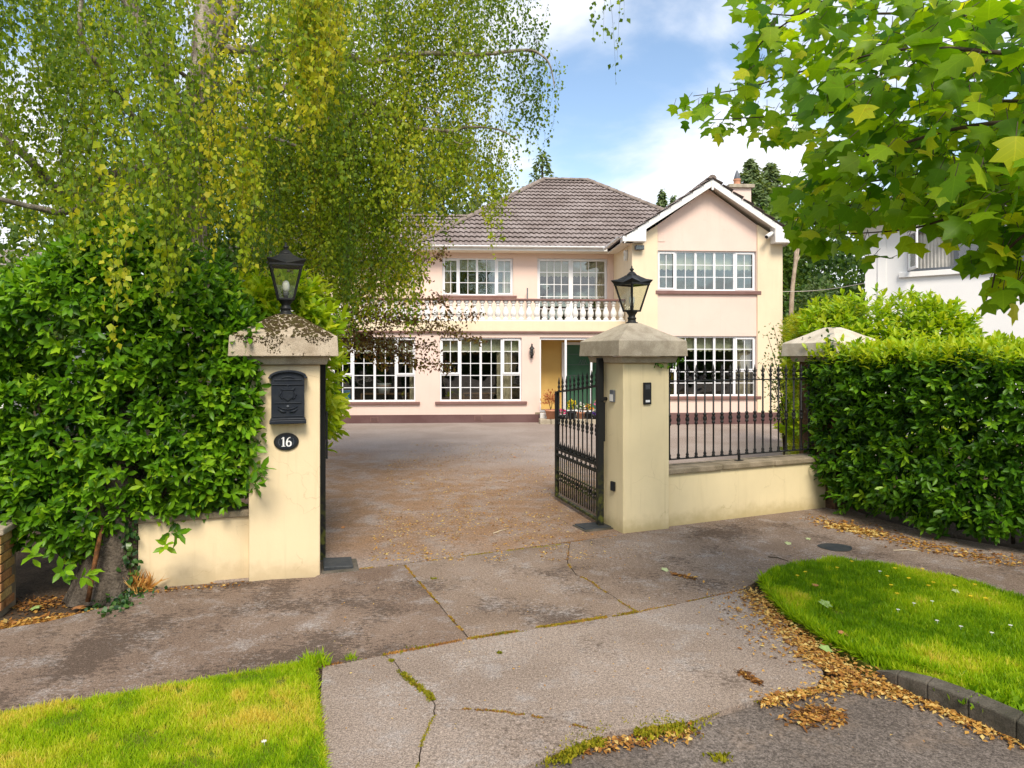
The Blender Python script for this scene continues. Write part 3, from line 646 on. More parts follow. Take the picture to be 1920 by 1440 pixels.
# small fittings on the house
def wall_lantern():
    r = empty('wall_lantern', Hw(.594, -.02, 1.93), HA, 'small black ornate lantern on the pink wall beside the porch', 'lantern')
    m = MB(); m.lathe([(.012, 0), (.03, .03), (.022, .06), (.05, .10), (.06, .13)], (0, -.1, 0), 8); m.build('base', MT['iron'], r)
    m = MB(); m.lathe([(.055, .13), (.075, .20), (.07, .27), (.055, .29)], (0, -.1, 0), 6, False); m.build('glass', MT['lampglass'], r)
    m = MB(); m.lathe([(.085, .288), (.07, .32), (.03, .37), (.02, .40), (.028, .42), (.004, .46)], (0, -.1, 0), 6, False)
    for k in range(6):
        t = 2*PI*k/6; m.tube([(.058*math.cos(t), -.1+.058*math.sin(t), .13), (.078*math.cos(t), -.1+.078*math.sin(t), .20), (.058*math.cos(t), -.1+.058*math.sin(t), .29)], .005, 4)
    m.build('cage', MT['iron'], r)
    m = MB(); m.box((-.035, -.012, .02), (.035, .018, .30)); m.tube([(0, -.01, .10), (0, -.05, .05), (0, -.1, .02)], .009, 6); m.build('bracket', MT['iron'], r, .006)
wall_lantern()
c = empty('security_camera', Hw(7.52, -.87, 5.50), HA, 'white bullet security camera under the right eave of the gable', 'camera')
m = MB(); m.tube([(0, -.02, 0), (-.02, -.12, -.02), (-.05, -.2, .02)], .022, 8); m.build('bracket', MT['whitepaint'], c)
m = MB(); m.tube([(.10, -.16, .14), (-.16, -.32, -.02)], .062, 12); m.build('body', MT['whitepaint'], c)
m = MB(); m.tube([(-.160, -.32, -.02), (-.168, -.325, -.025)], .05, 12); m.build('lens', MT['iron'], c)
c = empty('floodlight', Hw(3.66, -.87, 5.16), HA, 'small grey floodlight on the pale wall left of the gable window', 'floodlight')
m = MB(); m.box((-.13, -.16, -.06), (.13, -.05, .07)); m.build('housing', MT['lead'], c, .012)
m = MB(); m.box((-.11, -.166, -.045), (.11, -.1605, .055)); m.build('glass', MT['lampglass'], c)
m = MB(); m.tube([(0, 0, .0), (0, -.06, .0)], .025, 8); m.build('bracket', MT['lead'], c)
c = empty('alarm_box', Hw(3.470, -.25, 5.0), HA + R(-90), 'white teardrop alarm box on the side wall under the eaves', 'alarm')
m = MB(); m.prism_y([(-.10, .16), (-.06, -.05), (0, -.13), (.06, -.05), (.10, .16), (.06, .2), (-.06, .2)], -.10, 0); m.build('casing', MT['whitepaint'], c, .02)
m = MB(); m.box((-.05, -.106, .02), (.05, -.1005, .10)); m.build('lamp', MT['blind'], c, .002)

# things standing inside, seen through the panes
def inside(name, label, cat_, u, w, z, parts):
    r = empty(name, Hw(u, w, z), HA, label, cat_)
    for nm, mat, m, bv in parts: m.build(nm, mat, r, bv)
wood = surf('brown_wood', (.22, .11, .05), (.16, .08, .035), 8, .5, .3)
def table(w_, d, h):
    t = MB(); t.box((-w_/2, -d/2, h-.03), (w_/2, d/2, h)); L = []
    for sx in (-1, 1):
        for sy in (-1, 1): q = MB(); q.box((sx*(w_/2-.03)-.025, sy*(d/2-.03)-.025, 0), (sx*(w_/2-.03)+.025, sy*(d/2-.03)+.025, h-.031)); L.append(('leg', wood, q, .004))
    return [('table_top', wood, t, .006)]+L
inside('table', 'brown wooden table behind the left ground floor window', 'table', -3.9, 1.1, .10, table(1.5, .7, .74))
m = MB(); m.lathe([(.16, 0), (.22, .20), (.23, .30), (.24, .31), (.22, .31), (.20, .28)], n=18); m2 = MB(); m2.lathe([(.225, .22), (.231, .25)], n=18)
inside('laundry_tub', 'white round tub on the table behind the left window', 'tub', -3.95, .95, .842, [('tub', MT['letters'], m, 0), ('band', MT['terracotta'], m2, 0)])
m = MB(); n_ = 14; pts = [(-.16+.32*k/n_, .05*math.sin(k*1.9)) for k in range(n_+1)]
m.add([(x, y, 0) for x, y in pts]+[(x*.8, y*.7+.06, .85) for x, y in pts], [(k, k+1, n_+2+k, n_+1+k) for k in range(n_)], True)
inside('blue_cloth', 'blue cloth hanging low at the left of the left window', 'cloth', -5.05, .45, .12, [('cloth', surf('blue_cloth', (.03, .28, .55), None, 5, .9, bump=0), m, 0)])
inside('table', 'brown table behind the middle ground floor window', 'table', -.7, 1.3, .10, table(1.6, .8, .74))
def table_lamp(u, w, z, label, col):
    b = MB(); b.lathe([(.09, 0), (.09, .02), (.02, .04), (.03, .12), (.06, .2), (.03, .30), (.012, .33), (.012, .40)], n=14); sdm = MB(); sdm.lathe([(.20, .36), (.12, .60)], n=18)
    inside('table_lamp', label, 'lamp', u, w, z, [('base', MT['terracotta'], b, 0), ('shade', surf('lamp_shade_'+label[:4], col, None, 5, .9, bump=0), sdm, 0)])
table_lamp(5.25, .9, .86, 'lamp with an orange shade behind the lower gable window', (.75, .32, .08))
inside('table', 'low brown table behind the lower gable window', 'table', 5.3, .95, .10, table(1.0, .5, .76))
# ------------------------------------------------------------------ entrance: pillars, walls, gates
CL, CR, C3 = Vector((-2.135, 6.37, 0)), Vector((1.424, 8.016, 0)), Vector((4.36, 9.17, 0))
AL, AR, A3 = R(17), R(22.5), R(23.3)
def pillar(c, a, label, body, mat, s=.305, capmat=None):
    r = empty('gate_pillar', c, a, label, 'pillar')
    m = MB(); m.box((-s, -s, -.1), (s, s, 1.925)); m.build('shaft', mat, r, .012)
    m = MB(); m.add([(-.362, -.362, 1.925), (.362, -.362, 1.925), (.362, .362, 1.925), (-.362, .362, 1.925), (-.385, -.385, 1.999), (.385, -.385, 1.999), (.385, .385, 1.999), (-.385, .385, 1.999)],
              [(0,3,2,1),(4,5,6,7),(0,1,5,4),(1,2,6,5),(2,3,7,6),(3,0,4,7)]); m.build('neck', MT['stone'], r, .008)
    m = MB(); vs = []; L = [(.462, 2.0), (.452, 2.178), (.30, 2.262), (.16, 2.345), (.075, 2.39)]
    for h, z in L: vs += [(-h, -h, z), (h, -h, z), (h, h, z), (-h, h, z)]
    fs = [(0, 3, 2, 1)] + [(4*i+k, 4*i+(k+1) % 4, 4*i+4+(k+1) % 4, 4*i+4+k) for i in range(len(L)-1) for k in range(4)] + [tuple(4*(len(L)-1)+k for k in range(4))]
    m.add(vs, fs); m.build('cap', capmat or MT['stone'], r, .007)
    return r
GPG = 'gate pillars of the front boundary'
p1 = pillar(CL, AL, 'cream pillar with letterbox and number plaque, its stone cap spotted with dark moss', 'cream', MT['cream'], .305, MT['cap'])
p2 = pillar(CR, AR, 'yellow cream pillar with black intercom panel and clean grey stone cap', 'cream', MT['cream_old'], .31)
capl = surf('pale_cap_stone', (.58, .52, .42), (.46, .40, .31), 5, .9, .15, fine=.25, fscale=170, bump=.4, bscale=240, bdist=.005)
t3 = surf('rusty_brown_render', (.13, .075, .04), (.07, .045, .028), 6, .95, .1, fine=.4, fscale=40, bump=.6, bscale=60, bdist=.01)
p3 = pillar(C3, A3, 'brown ivy grown pillar at the far end of the railing beside the hedge', 'brown', t3, .30, capl)
for p in (p1, p2, p3): p['group'] = GPG
def ML(p): return p.matrix_basis
# crumbs of dried moss standing on the left cap
m = MB(); rr = random.Random(5)
for _ in range(3600):
    x, y = rr.uniform(-.44, .40), rr.uniform(-.452, .3); h = max(abs(x), abs(y))
    if h < .08: continue
    dens = mnoise.noise((x*4+3, y*4, .3)) + .35*mnoise.noise((x*14, y*14, 2)) + (.18 if .05 < -y < .46 and -.2 < x < .4 else -.05)
    if dens < -.06: continue
    z = np.interp(h, [.075, .16, .30, .452], [2.39, 2.345, 2.262, 2.178])
    rd = rr.uniform(.005, .017)
    m.add([(x-rd, y-rd*.8, z-.004), (x+rd, y-rd*.7, z-.004), (x+rd*.8, y+rd, z-.004), (x-rd*.7, y+rd, z-.004), (x, y, z+rd*.9)], [(0, 1, 4), (1, 2, 4), (2, 3, 4), (3, 0, 4)])
for _ in range(900):
    x = rr.uniform(-.40, .42); z = rr.uniform(2.02, 2.178); 
    if mnoise.noise((x*5+1, z*7, .9)) + (z-2.1)*2.2 < .08: continue
    y = -.462 + .01*(z-2.0)/.178; rd = rr.uniform(.004, .010)
    m.add([(x-rd, y+.004, z-rd), (x+rd, y+.004, z-rd), (x+rd, y+.004, z+rd), (x-rd, y+.004, z+rd), (x, y-rd*.7, z)], [(0, 1, 4), (1, 2, 4), (2, 3, 4), (3, 0, 4)])
o = m.build('moss', surf('dried_moss', (.05, .034, .018), (.07, .06, .02), 20, 1, .05, bump=0), p1); o['kind'] = 'stuff'

def lantern(loc, rz, label):
    r = empty('pillar_lantern', loc, rz, label, 'lantern', 'lanterns on the gate pillars')
    m = MB(); m.lathe([(.075, 0), (.075, .012), (.05, .022), (.045, .05), (.052, .055), (.052, .07), (.04, .078), (.042, .10), (.062, .13), (.068, .14)], n=16); m.build('base', MT['iron'], r)
    b, t, z0, z1 = .066, .142, .14, .475
    m = MB()
    def ring(h, z, w, th):
        for sx, sy in ((1, 0), (-1, 0)): m.box((sx*h-w/2, -h-w/2, z), (sx*h+w/2, h+w/2, z+th))
        for sy in (1, -1): m.box((-h+w/2, sy*h-w/2, z+.001), (h-w/2, sy*h+w/2, z+th-.001))
    ring(b, z0, .016, .02); ring(t, z1-.022, .018, .022)
    for sx in (-1, 1):
        for sy in (-1, 1):
            w = .009
            vs = [(sx*b+dx*w, sy*b+dy*w, z0) for dx, dy in ((-1,-1),(1,-1),(1,1),(-1,1))] + [(sx*t+dx*w, sy*t+dy*w, z1) for dx, dy in ((-1,-1),(1,-1),(1,1),(-1,1))]
            m.add(vs, [(0,3,2,1),(4,5,6,7),(0,1,5,4),(1,2,6,5),(2,3,7,6),(3,0,4,7)])
    m.build('frame', MT['iron'], r, .002)
    for k in range(4):
        g = MB(); bb, tt = b-.004, t-.004
        g.add([(-bb, -b, z0+.015), (bb, -b, z0+.015), (tt, -t, z1-.012), (-tt, -t, z1-.012), (-bb, -b+.004, z0+.015), (bb, -b+.004, z0+.015), (tt, -t+.004, z1-.012), (-tt, -t+.004, z1-.012)],
              [(0,1,2,3),(5,4,7,6),(0,4,5,1),(1,5,6,2),(2,6,7,3),(3,7,4,0)])
        g.build('glass_panel', MT['lampglass'], r, rz=k*PI/2)
    m = MB(); vs = []; L = [(.150, .150, .470, .470), (.178, .152, .518, .482), (.120, .108, .530, .520), (.072, .070, .560, .556), (.055, .055, .575, .575)]
    for hc, hm, zc_, zm in L:
        for k in range(8):
            q = PI/4*k - PI*3/4
            if k % 2 == 0: vs.append((math.copysign(hc, math.cos(q)), math.copysign(hc, math.sin(q)), zc_))
            else: vs.append((hm*round(math.cos(q)), hm*round(math.sin(q)), zm))
    fs = [tuple(range(7, -1, -1))] + [(8*i+k, 8*i+(k+1) % 8, 8*i+8+(k+1) % 8, 8*i+8+k) for i in range(len(L)-1) for k in range(8)] + [tuple(32+k for k in range(8))]
    m.add(vs, fs); m.lathe([(.060, .572), (.060, .582), (.05, .592), (.036, .608), (.022, .618)], n=16); m.build('roof', MT['iron'], r, .003)
    m = MB(); m.lathe([(.018, .616), (.012, .624), (.024, .636), (.026, .645), (.016, .656), (.008, .664), (.010, .672), (.003, .69)], n=12); m.build('finial', MT['iron'], r)
    m = MB(); m.lathe([(.018, .16), (.024, .20), (.024, .215)], n=10); m.build('lamp_holder', MT['lead'], r)
    m = MB(); m.lathe([(.020, .215), (.032, .25), (.034, .285), (.026, .315), (.008, .328)], n=12); m.build('bulb', MT['letters'], r)
    return r
l1 = lantern(CL + Vector((0, 0, 2.388)), AL + R(4), 'black lantern with white bulb standing on the moss spotted pillar cap')
l2 = lantern(CR + Vector((0, 0, 2.388)), R(36), 'black lantern seen corner on, standing on the clean stone pillar cap')

# letterbox on the left pillar
lb = empty('letterbox', ML(p1) @ Vector((.028, -.308, 1.40)), AL, 'black arched wall letterbox with crest hung on the left cream pillar', 'letterbox')
m = MB(); arch = [(.150*math.cos(t)*1.0, .415+.058*math.sin(t)) for t in np.linspace(0, PI, 11)]
m.prism_y([(-.14, .035), (.14, .035), (.14, .41)] + [(x*.93, z-.012) for x, z in arch] + [(-.14, .41)], -.10, 0); m.build('box', MT['navy'], lb, .006)
m = MB(); pts = [(x*1.06, z+.004) for x, z in arch]; low = [(x*.97, z-.014) for x, z in arch]
for i in range(10):
    m.prism_y([low[i+1][::1], low[i], pts[i], pts[i+1]], -.125, .0)
m.box((-.165, -.13, .405), (-.138, 0, .418)); m.box((.138, -.13, .405), (.165, 0, .418)); m.build('lid', MT['navy'], lb, .003)
m = MB(); m.box((-.155, -.118, 0), (.155, 0, .034)); m.box((-.148, -.112, .0345), (.148, -.01, .05)); m.build('foot', MT['navy'], lb, .006)
m = MB(); m.box((-.115, -.108, .385), (.115, -.1005, .394)); m.box((-.135, -.110, .345), (.135, -.1005, .352)); m.box((-.115, -.108, .182), (.115, -.1005, .190)); m.box((-.125, -.106, .065), (.125, -.1005, .071)); m.build('moulding', MT['navy'], lb, .002)
m = MB(); m.prism_y([(-.06, .40), (-.02, .412), (.02, .412), (.06, .40), (.03, .422), (-.03, .422)], -.108, -.1005); m.build('handle', MT['navy'], lb, .002)
m = MB()   # raised crest: shield under a crown with scrolls
m.prism_y([(-.045, .29), (-.043, .235), (0, .205), (.043, .235), (.045, .29)], -.112, -.1005)
m.prism_y([(-.05, .297), (.05, .297), (.062, .322), (.03, .308), (0, .338), (-.03, .308), (-.062, .322)], -.114, -.1005)
for s in (-1, 1): m.tube([(s*.055, -.104, .285), (s*.07, -.106, .26), (s*.058, -.106, .235), (s*.04, -.104, .215)], [.004, .007, .006, .003], 6)
m.lathe([(.008, 0), (.008, .012)], (0, -.110, .335), 8); m.build('crest', MT['navy'], lb, .002)
m = MB()
for s in (-1, 1): m.tube([(s*.015, -.103, .107), (s*.05, -.106, .112), (s*.085, -.103, .135)], [.008, .01, .004], 6)
m.tube([(-.085, -.103, .155), (-.04, -.107, .135), (0, -.108, .13), (.04, -.107, .135), (.085, -.103, .155)], .004, 6); m.build('scroll', MT['navy'], lb)
m = MB(); m.tube([(0, -.10, .155), (0, -.108, .155)], .011, 10); m.build('lock', MT['lead'], lb)

# number plaque 16
npq = empty('number_plaque', ML(p1) @ Vector((.012, -.306, 1.232)), AL, 'black oval plaque with white number 16 under the letterbox', 'house number')
def oval(rx, rz, y0, y1, n=28):
    m = MB(); m.prism_y([(rx*math.cos(2*PI*k/n), rz*math.sin(2*PI*k/n)) for k in range(n)], y0, y1); return m
oval(.108, .080, -.016, 0).build('rim', MT['iron'], npq, .006)
oval(.088, .062, -.0185, -.0162).build('plate', MT['navy'], npq)
def ribbon(m, pts, ws, y):
    pts = [Vector((p[0], 0, p[1])) for p in pts]; vs = []
    for i, p in enumerate(pts):
        d = (pts[min(i+1, len(pts)-1)] - pts[max(i-1, 0)]).normalized(); nn = Vector((-d.z, 0, d.x))
        vs += [p + nn*ws[i]/2, p - nn*ws[i]/2]
    vs = [(v.x, y, v.z) for v in vs]; m.add(vs, [(2*i, 2*i+1, 2*i+3, 2*i+2) for i in range(len(pts)-1)])
m = MB(); ribbon(m, [(-.024, -.040), (-.024, .042)], [.014, .014], -.0192); ribbon(m, [(-.040, -.0395), (-.008, -.0395)], [.006, .006], -.0193); ribbon(m, [(-.042, .026), (-.030, .036), (-.022, .042)], [.004, .007, .006], -.0194)
m.build('digit_one', MT['letters'], npq)
m = MB(); th = np.linspace(0, 2*PI, 25); ribbon(m, [(.022+.018*math.cos(t), -.018+.022*math.sin(t)) for t in th], [.008+.007*abs(math.cos(t)) for t in th], -.0192)
ribbon(m, [(.003, -.018), (.005, .005), (.013, .026), (.026, .037), (.036, .037)], [.014, .0135, .011, .008, .010], -.0193)
m.build('digit_six', MT['letters'], npq)
m = MB()
for s in (-1, 1):
    th = np.linspace(-1.0, 1.0, 9); ribbon(m, [(s*(.045+.020*math.cos(t)), .034*math.sin(t)) for t in th], [.003, .004, .002, .004, .002, .004, .002, .004, .003], -.0190)
m.build('ornament', MT['lead'], npq)

# things on the right pillar
ic = empty('intercom', ML(p2) @ Vector((.0, -.311, 1.575)), AR, 'black intercom panel on the front of the right pillar', 'intercom')
m = MB(); m.box((-.052, -.022, -.125), (.052, 0, .125)); m.build('panel', MT['iron'], ic, .006)
m = MB(); m.box((-.028, -.0245, -.100), (.028, -.0222, -.075)); m.build('name_strip', MT['letters'], ic)
m = MB(); [m.box((-.03, -.0235, .05+.014*k), (.03, -.0222, .056+.014*k)) for k in range(4)]; m.build('speaker_slots', MT['lead'], ic)
lk = empty('key_switch', ML(p2) @ Vector((-.312, -.10, 1.54)), AR - PI/2, 'small grey lock box on the side of the right pillar', 'lock')
m = MB(); m.box((-.045, -.028, -.07), (.045, 0, .07)); m.build('body', MT['lead'], lk, .008)
m = MB(); m.box((-.036, -.034, -.06), (.036, -.0285, .02)); m.build('flap', MT['whitepaint'], lk, .003)
se = empty('gate_sensor', ML(p2) @ Vector((-.312, -.11, .50)), AR - PI/2, 'small black beam sensor low on the side of the right pillar', 'sensor')
m = MB(); m.box((-.04, -.03, -.055), (.04, 0, .055)); m.build('body', MT['iron'], se, .010)
m = MB(); m.box((-.028, -.0325, -.04), (.028, -.0305, .04)); m.build('lens', MT['navy'], se)

# ---- iron work
def spear():
    m = MB()
    m.lathe([(.010, 0), (.017, .006), (.017, .016), (.010, .022), (.014, .034), (.022, .052), (.014, .074), (.009, .082), (.015, .092), (.009, .10), (.014, .112), (.013, .135), (.002, .19)], n=8)
    for s in (-1, 1): m.tube([(s*.008, 0, .085), (s*.024, 0, .10), (s*.034, 0, .118), (s*.026, 0, .128)], [.006, .007, .006, .003], 5)
    return m.mesh('finial', MT['iron'])
SPEAR = spear()
def bar_mesh(z0, z1, zk, r=.0095):
    m = MB(); prof = [(r*2.1, z0), (r*2.1, z0+.012), (r*1.3, z0+.022), (r*2.0, z0+.036), (r*1.1, z0+.06), (r, z0+.08)]
    if zk: prof += [(r, zk-.07), (r*2.0, zk-.06), (r*2.0, zk-.04), (r*1.2, zk-.035), (r*2.4, zk-.012), (r*2.4, zk+.012), (r*1.2, zk+.035), (r*2.0, zk+.04), (r*2.0, zk+.06), (r, zk+.07)]
    prof += [(r, z1)]
    m.lathe(prof, n=8); return m.mesh('bar', MT['iron'])
def gate(hinge, rz, label, flip=1):
    r = empty('entrance_gate', hinge, rz, label, 'gate', 'open leaves of the entrance gate'); I = MT['gate_iron']; Lg = 1.55
    topz = lambda x: 1.66 - .17*min(1, max(0, x/Lg))**.8
    m = MB(); m.box((-.035, -.035, .02), (.035, .035, 1.96)); m.lathe([(.045, 0), (.045, .02)], (0, 0, 1.96), 10); m.build('stile', I, r, .004)
    m = MB(); m.box((Lg-.05, -.022, .045), (Lg, .022, 1.51)); m.build('stile', I, r, .004)
    for z in (.045, .62, .70):
        m = MB(); m.box((.035, -.018, z), (Lg-.05, .018, z+.035)); m.build('rail', I, r, .003)
    m = MB(); n = 12
    for i in range(n):
        x0, x1 = .035+(Lg-.085)*i/n, .035+(Lg-.085)*(i+1)/n; za, zb = topz(x0), topz(x1)
        m.add([(x0,-.016,za),(x1,-.016,zb),(x1,.016,zb),(x0,.016,za),(x0,-.016,za+.022),(x1,-.016,zb+.022),(x1,.016,zb+.022),(x0,.016,za+.022)], [(0,3,2,1),(4,5,6,7),(0,1,5,4),(1,2,6,5),(2,3,7,6),(3,0,4,7)])
    m.build('top_rail', I, r)
    nb = 10
    for i in range(nb):
        x = .11 + (Lg-.23)*i/(nb-1); zt = topz(x)
        b = link('bar', bar_mesh(.735, zt, 1.12), None, r, (x, 0, 0)); f = link('finial', SPEAR, None, b, (0, 0, zt+.022))
    dog = MB(); dog.lathe([(.008, .08), (.008, .575)], n=6); dogm = dog.mesh('bar', I)
    spk = MB(); spk.lathe([(.009, 0), (.016, .02), (.012, .05), (.002, .10)], n=6); spk = spk.mesh('spike', I)
    for i in range(2*nb-1):
        x = .11 + (Lg-.23)*i/(2*nb-2)
        link('bar', dogm, None, r, (x, 0, .04)); 
        if i % 2: link('spike', spk, None, r, (x, 0, .735))
    m = MB()
    for i in range(nb-1):      # rosettes and scrolls of the two decorated bands
        xc = .11 + (Lg-.23)*(i+.5)/(nb-1)
        for zc_, rd in ((.355, .05), (.678, .024)):
            th = np.linspace(0, 2*PI, 13)
            m.tube([(xc+rd*math.cos(t), -.012, zc_+rd*math.sin(t)) for t in th], .007, 5)
        m.box((xc-.03, -.016, .335), (xc+.03, .014, .375))
    m.box((.036, -.011, .29), (Lg-.051, .011, .302)); m.box((.036, -.011, .408), (Lg-.051, .011, .42)); m.build('scrollwork', I, r)
    for z in (1.50,):
        m = MB(); m.tube([(0, 0, z), (0, flip*-.10, z)], .022, 8); m.box((-.045, flip*-.02-.03, z-.02), (.045, flip*-.02+.03, z+.02)); m.build('hinge', MT['iron'], r)
    m = MB(); m.lathe([(.03, -.02), (.035, 0), (.022, .02)], (0, 0, .02), 8); m.build('pivot', MT['lead'], r)
    m = MB(); m.box((-.028, -.055, 1.0), (.028, -.036, 1.46)); m.build('lock_plate', MT['iron'], r, .004)
    return r
gate(Vector((-1.855, 6.585, 0)), R(105.4), 'black iron gate leaf seen edge on against the pillar with the letterbox', -1)
gate(Vector((1.035, 7.93, 0)), R(105.7), 'open black iron gate leaf with spear tops and mossy lower bars beside the intercom pillar', 1)
def plate(loc, rz, w, d, h, label):
    r = empty('cover_plate', loc, rz, label, 'cover plate', 'gate motor covers')
    m = MB(); m.add([(-w/2, -d/2, -.04), (w/2, -d/2, -.04), (w/2, d/2, -.04), (-w/2, d/2, -.04), (-w/2, -d/2, h), (w/2, -d/2, h*.75), (w/2, d/2, h*.75), (-w/2, d/2, h)], [(0,3,2,1),(4,5,6,7),(0,1,5,4),(1,2,6,5),(2,3,7,6),(3,0,4,7)]); m.build('lid', MT['slate'], r, .008)
    m = MB(); m.box((-w/2-.02, -d/2-.05, -.04), (w/2+.05, d/2+.02, .012)); m.build('surround', MT['kerb'], r, .01)
plate(Vector((-1.66, 6.43, 0)), AL, .27, .30, .05, 'dark raised cover plate at the foot of the letterbox pillar')
plate(Vector((.98, 7.92, 0)), AR, .42, .26, .025, 'dark flat cover plate at the foot of the intercom pillar')

# low wall and railing on the right
WR = empty('low_wall', Vector((1.837, 7.915, 0)), R(23.5), 'long low cream wall with rough coping under the iron railing', 'wall', 'low walls of the front boundary')
m = MB(); m.box((-.1, 0, -.1), (2.55, .27, .615)); m.build('wall', MT['cream_old'], WR)
xx = -.05; rr = random.Random(2)
while xx < 2.5:
    wd = rr.choice((.83, .86, .84)); m = MB(); m.box((xx+.003, -.035, .616+rr.uniform(-.002, .002)), (min(xx+wd, 2.56)-.003, .305, .682+rr.uniform(-.003, .003))); m.build('coping_stone', MT['coping'], WR, .012); xx += wd
RF = empty('iron_railing', Vector((1.837, 7.915, 0)) + Matrix.Rotation(R(23.5), 3, 'Z') @ Vector((0, .14, 0)), R(23.5), 'black iron railing with spear topped bars standing on the low cream wall', 'railing')
for z, h in ((.755, .014), (1.695, .014)):
    m = MB(); m.box((-.05, -.018, z), (2.45, .018, z+h)); m.build('rail', MT['iron'], RF, .002)
bm_ = bar_mesh(.769, 1.695, 1.235, .0105)
for i in range(18):
    x = .115 + i*.1325
    b = link('bar', bm_, None, RF, (x, 0, 0)); link('finial', SPEAR, None, b, (0, 0, 1.709))
m = MB(); m.box((1.17, -.012, .684), (1.194, .012, .755)); m.box((1.13, -.03, .684), (1.23, .03, .692)); m.build('foot', MT['iron'], RF, .002)
# low wall on the left and the neighbour's brick wall
WL = empty('low_wall', Vector((-3.235, 5.835, 0)), AL, 'short low cream wall left of the letterbox pillar, half covered by laurel', 'wall', 'low walls of the front boundary')
m = MB(); m.box((0, 0, -.1), (.90, .25, .555)); m.build('wall', MT['cream'], WL, .008)
m = MB(); m.box((-.02, -.03, .556), (.90, .28, .615)); m.build('coping_stone', MT['coping'], WL, .012)
BW = empty('brick_wall', Vector((-4.005, 5.285, 0)), AL, 'buff brick garden wall with grey coping at the left edge below the hedge', 'wall')
mort = surf('mortar', (.30, .25, .18), (.2, .17, .12), 8, .95, .1)
m = MB(); m.box((-2.4, .012, -.1), (-.012, .32, .575)); m.build('core', mort, BW)
bms = []
for k, (c1, c2) in enumerate((((.52, .30, .10), (.42, .23, .08)), ((.46, .24, .10), (.36, .18, .08)), ((.50, .36, .16), (.4, .27, .1)))):
    m = MB(); m.box((-.1075, 0, -.0325), (.1075, .10, .0325)); me = m.mesh('brick', surf('buff_brick', c1, c2, 7, .9, .1, fine=.35, fscale=60, bump=.5, bscale=90)); bms.append(me)
for row in range(8):
    x = -.1075 if row % 2 == 0 else -.052
    z = -.0 + row*.075 + .03
    while x > -2.3:
        o = link('brick', bms[rr.randrange(3)], None, BW, (x, rr.uniform(-.003, .003), z))
        if row % 2 and x > -.1: o.scale = (.48, 1, 1)
        md = o.modifiers.new('bevel', 'BEVEL'); md.width = .006; md.segments = 1
        x -= .2255 if not (row % 2 and x > -.1) else .170
    o = link('brick', bms[(row+1) % 3], None, BW, (0, .1075 if row % 2 else .16, z), R(90)); md = o.modifiers.new('bevel', 'BEVEL'); md.width = .006; md.segments = 1
m = MB(); m.box((-2.45, -.035, .60), (.03, .35, .655)); m.build('coping_stone', MT['stone'], BW, .012)

# ------------------------------------------------------------------ the white neighbouring house
NA = math.atan2(-.62, .784)
nb = empty('neighbour_house', Vector((9.42, 18.0, 0)), NA, 'white rendered modern house with grey windows beyond the hedges on the right', 'house')
wht = surf('white_render', (.84, .82, .80), (.80, .78, .77), 1, .85, .2, fine=.04, bump=.1)
nwin = (.98, 4.6, 4.17, 5.22)
m = MB(); wall_holes(m, 0, 9, -.2, 5.5, 0, .3, [nwin]); m.box((0, .301, -.2), (.3, 9, 5.5)); m.box((.3, 8.7, -.2), (9, 9, 5.5)); m.box((8.7, .301, -.2), (9, 8.7, 5.5)); m.build('wall', wht, nb)
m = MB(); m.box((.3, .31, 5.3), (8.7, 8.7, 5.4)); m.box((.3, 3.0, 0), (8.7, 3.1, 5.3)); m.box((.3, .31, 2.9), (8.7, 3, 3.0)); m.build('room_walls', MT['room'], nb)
m = MB(); m.box((.30, -.03, -.2), (.50, .0 - .002, 5.6)); m.build('pilaster', wht, nb, .006)
m = MB(); m.box((.80, -.09, 4.03), (4.75, .12, 4.165)); m.build('sill', wht, nb, .01)
grey = surf('grey_window_frame', (.10, .11, .13), None, 3, .4, .5, fine=.02, bump=0)
m = MB(); a, b, c, d = nwin; m.box((a, .02, c), (b, .10, c+.07)); m.box((a, .02, d-.06), (b, .10, d)); m.box((a, .02, c+.07), (a+.06, .10, d-.06)); m.box((b-.06, .02, c+.07), (b, .10, d-.06)); m.box((1.98, .02, c+.07), (2.08, .10, d-.06)); m.box((3.3, .02, c+.07), (3.4, .10, d-.06)); w_ = m.build('window', grey, nb, .004)
pane(w_, 2.08, 3.3, c+.07, d-.06, .06); pane(w_, 3.4, b-.06, c+.07, d-.06, .06)
m = MB(); n = 40; pts = [(1.2+.78*k/n, .16+.035*math.sin(k*1.55)) for k in range(n+1)]
m.add([(x, y, c+.08) for x, y in pts] + [(x, y, d-.05) for x, y in pts], [(k, k+1, n+2+k, n+1+k) for k in range(n)], True); m.build('curtain', surf('pale_curtain', (.72, .68, .62), None, 4, .9, .1, bump=0), w_)
m = MB(); t = .07      # open casement leaf, swung outwards
for aa, bb, cc, dd in ((0, .55, c+.03, c+.03+t), (0, .55, d-.04-t, d-.04), (0, t, c+.03+t, d-.04-t), (.55-t, .55, c+.03+t, d-.04-t)): m.box((aa, -.02, cc), (bb, .02, dd))
sh = m.build('open_casement', MT['white'], nb, .004, (a+.03, -.03, 0), R(-62)); 
pane(sh, t, .55-t, c+.03+t, d-.04-t, 0)
m = MB(); m.box((-.5, -.55, 5.50), (9.4, 9.4, 5.66)); m.build('fascia', MT['whitepaint'], nb, .01)
m = MB(); z0 = 5.66
m.quad((-.6, -.65, z0), (9.6, -.65, z0), (6.5, 4.4, z0+2.2), (2.6, 4.4, z0+2.2)); m.quad((-.6, 9.5, z0), (-.6, -.65, z0), (2.6, 4.4, z0+2.2)); m.quad((9.6, -.65, z0), (9.6, 9.5, z0), (6.5, 4.4, z0+2.2)); m.quad((9.6, 9.5, z0), (-.6, 9.5, z0), (2.6, 4.4, z0+2.2), (6.5, 4.4, z0+2.2))
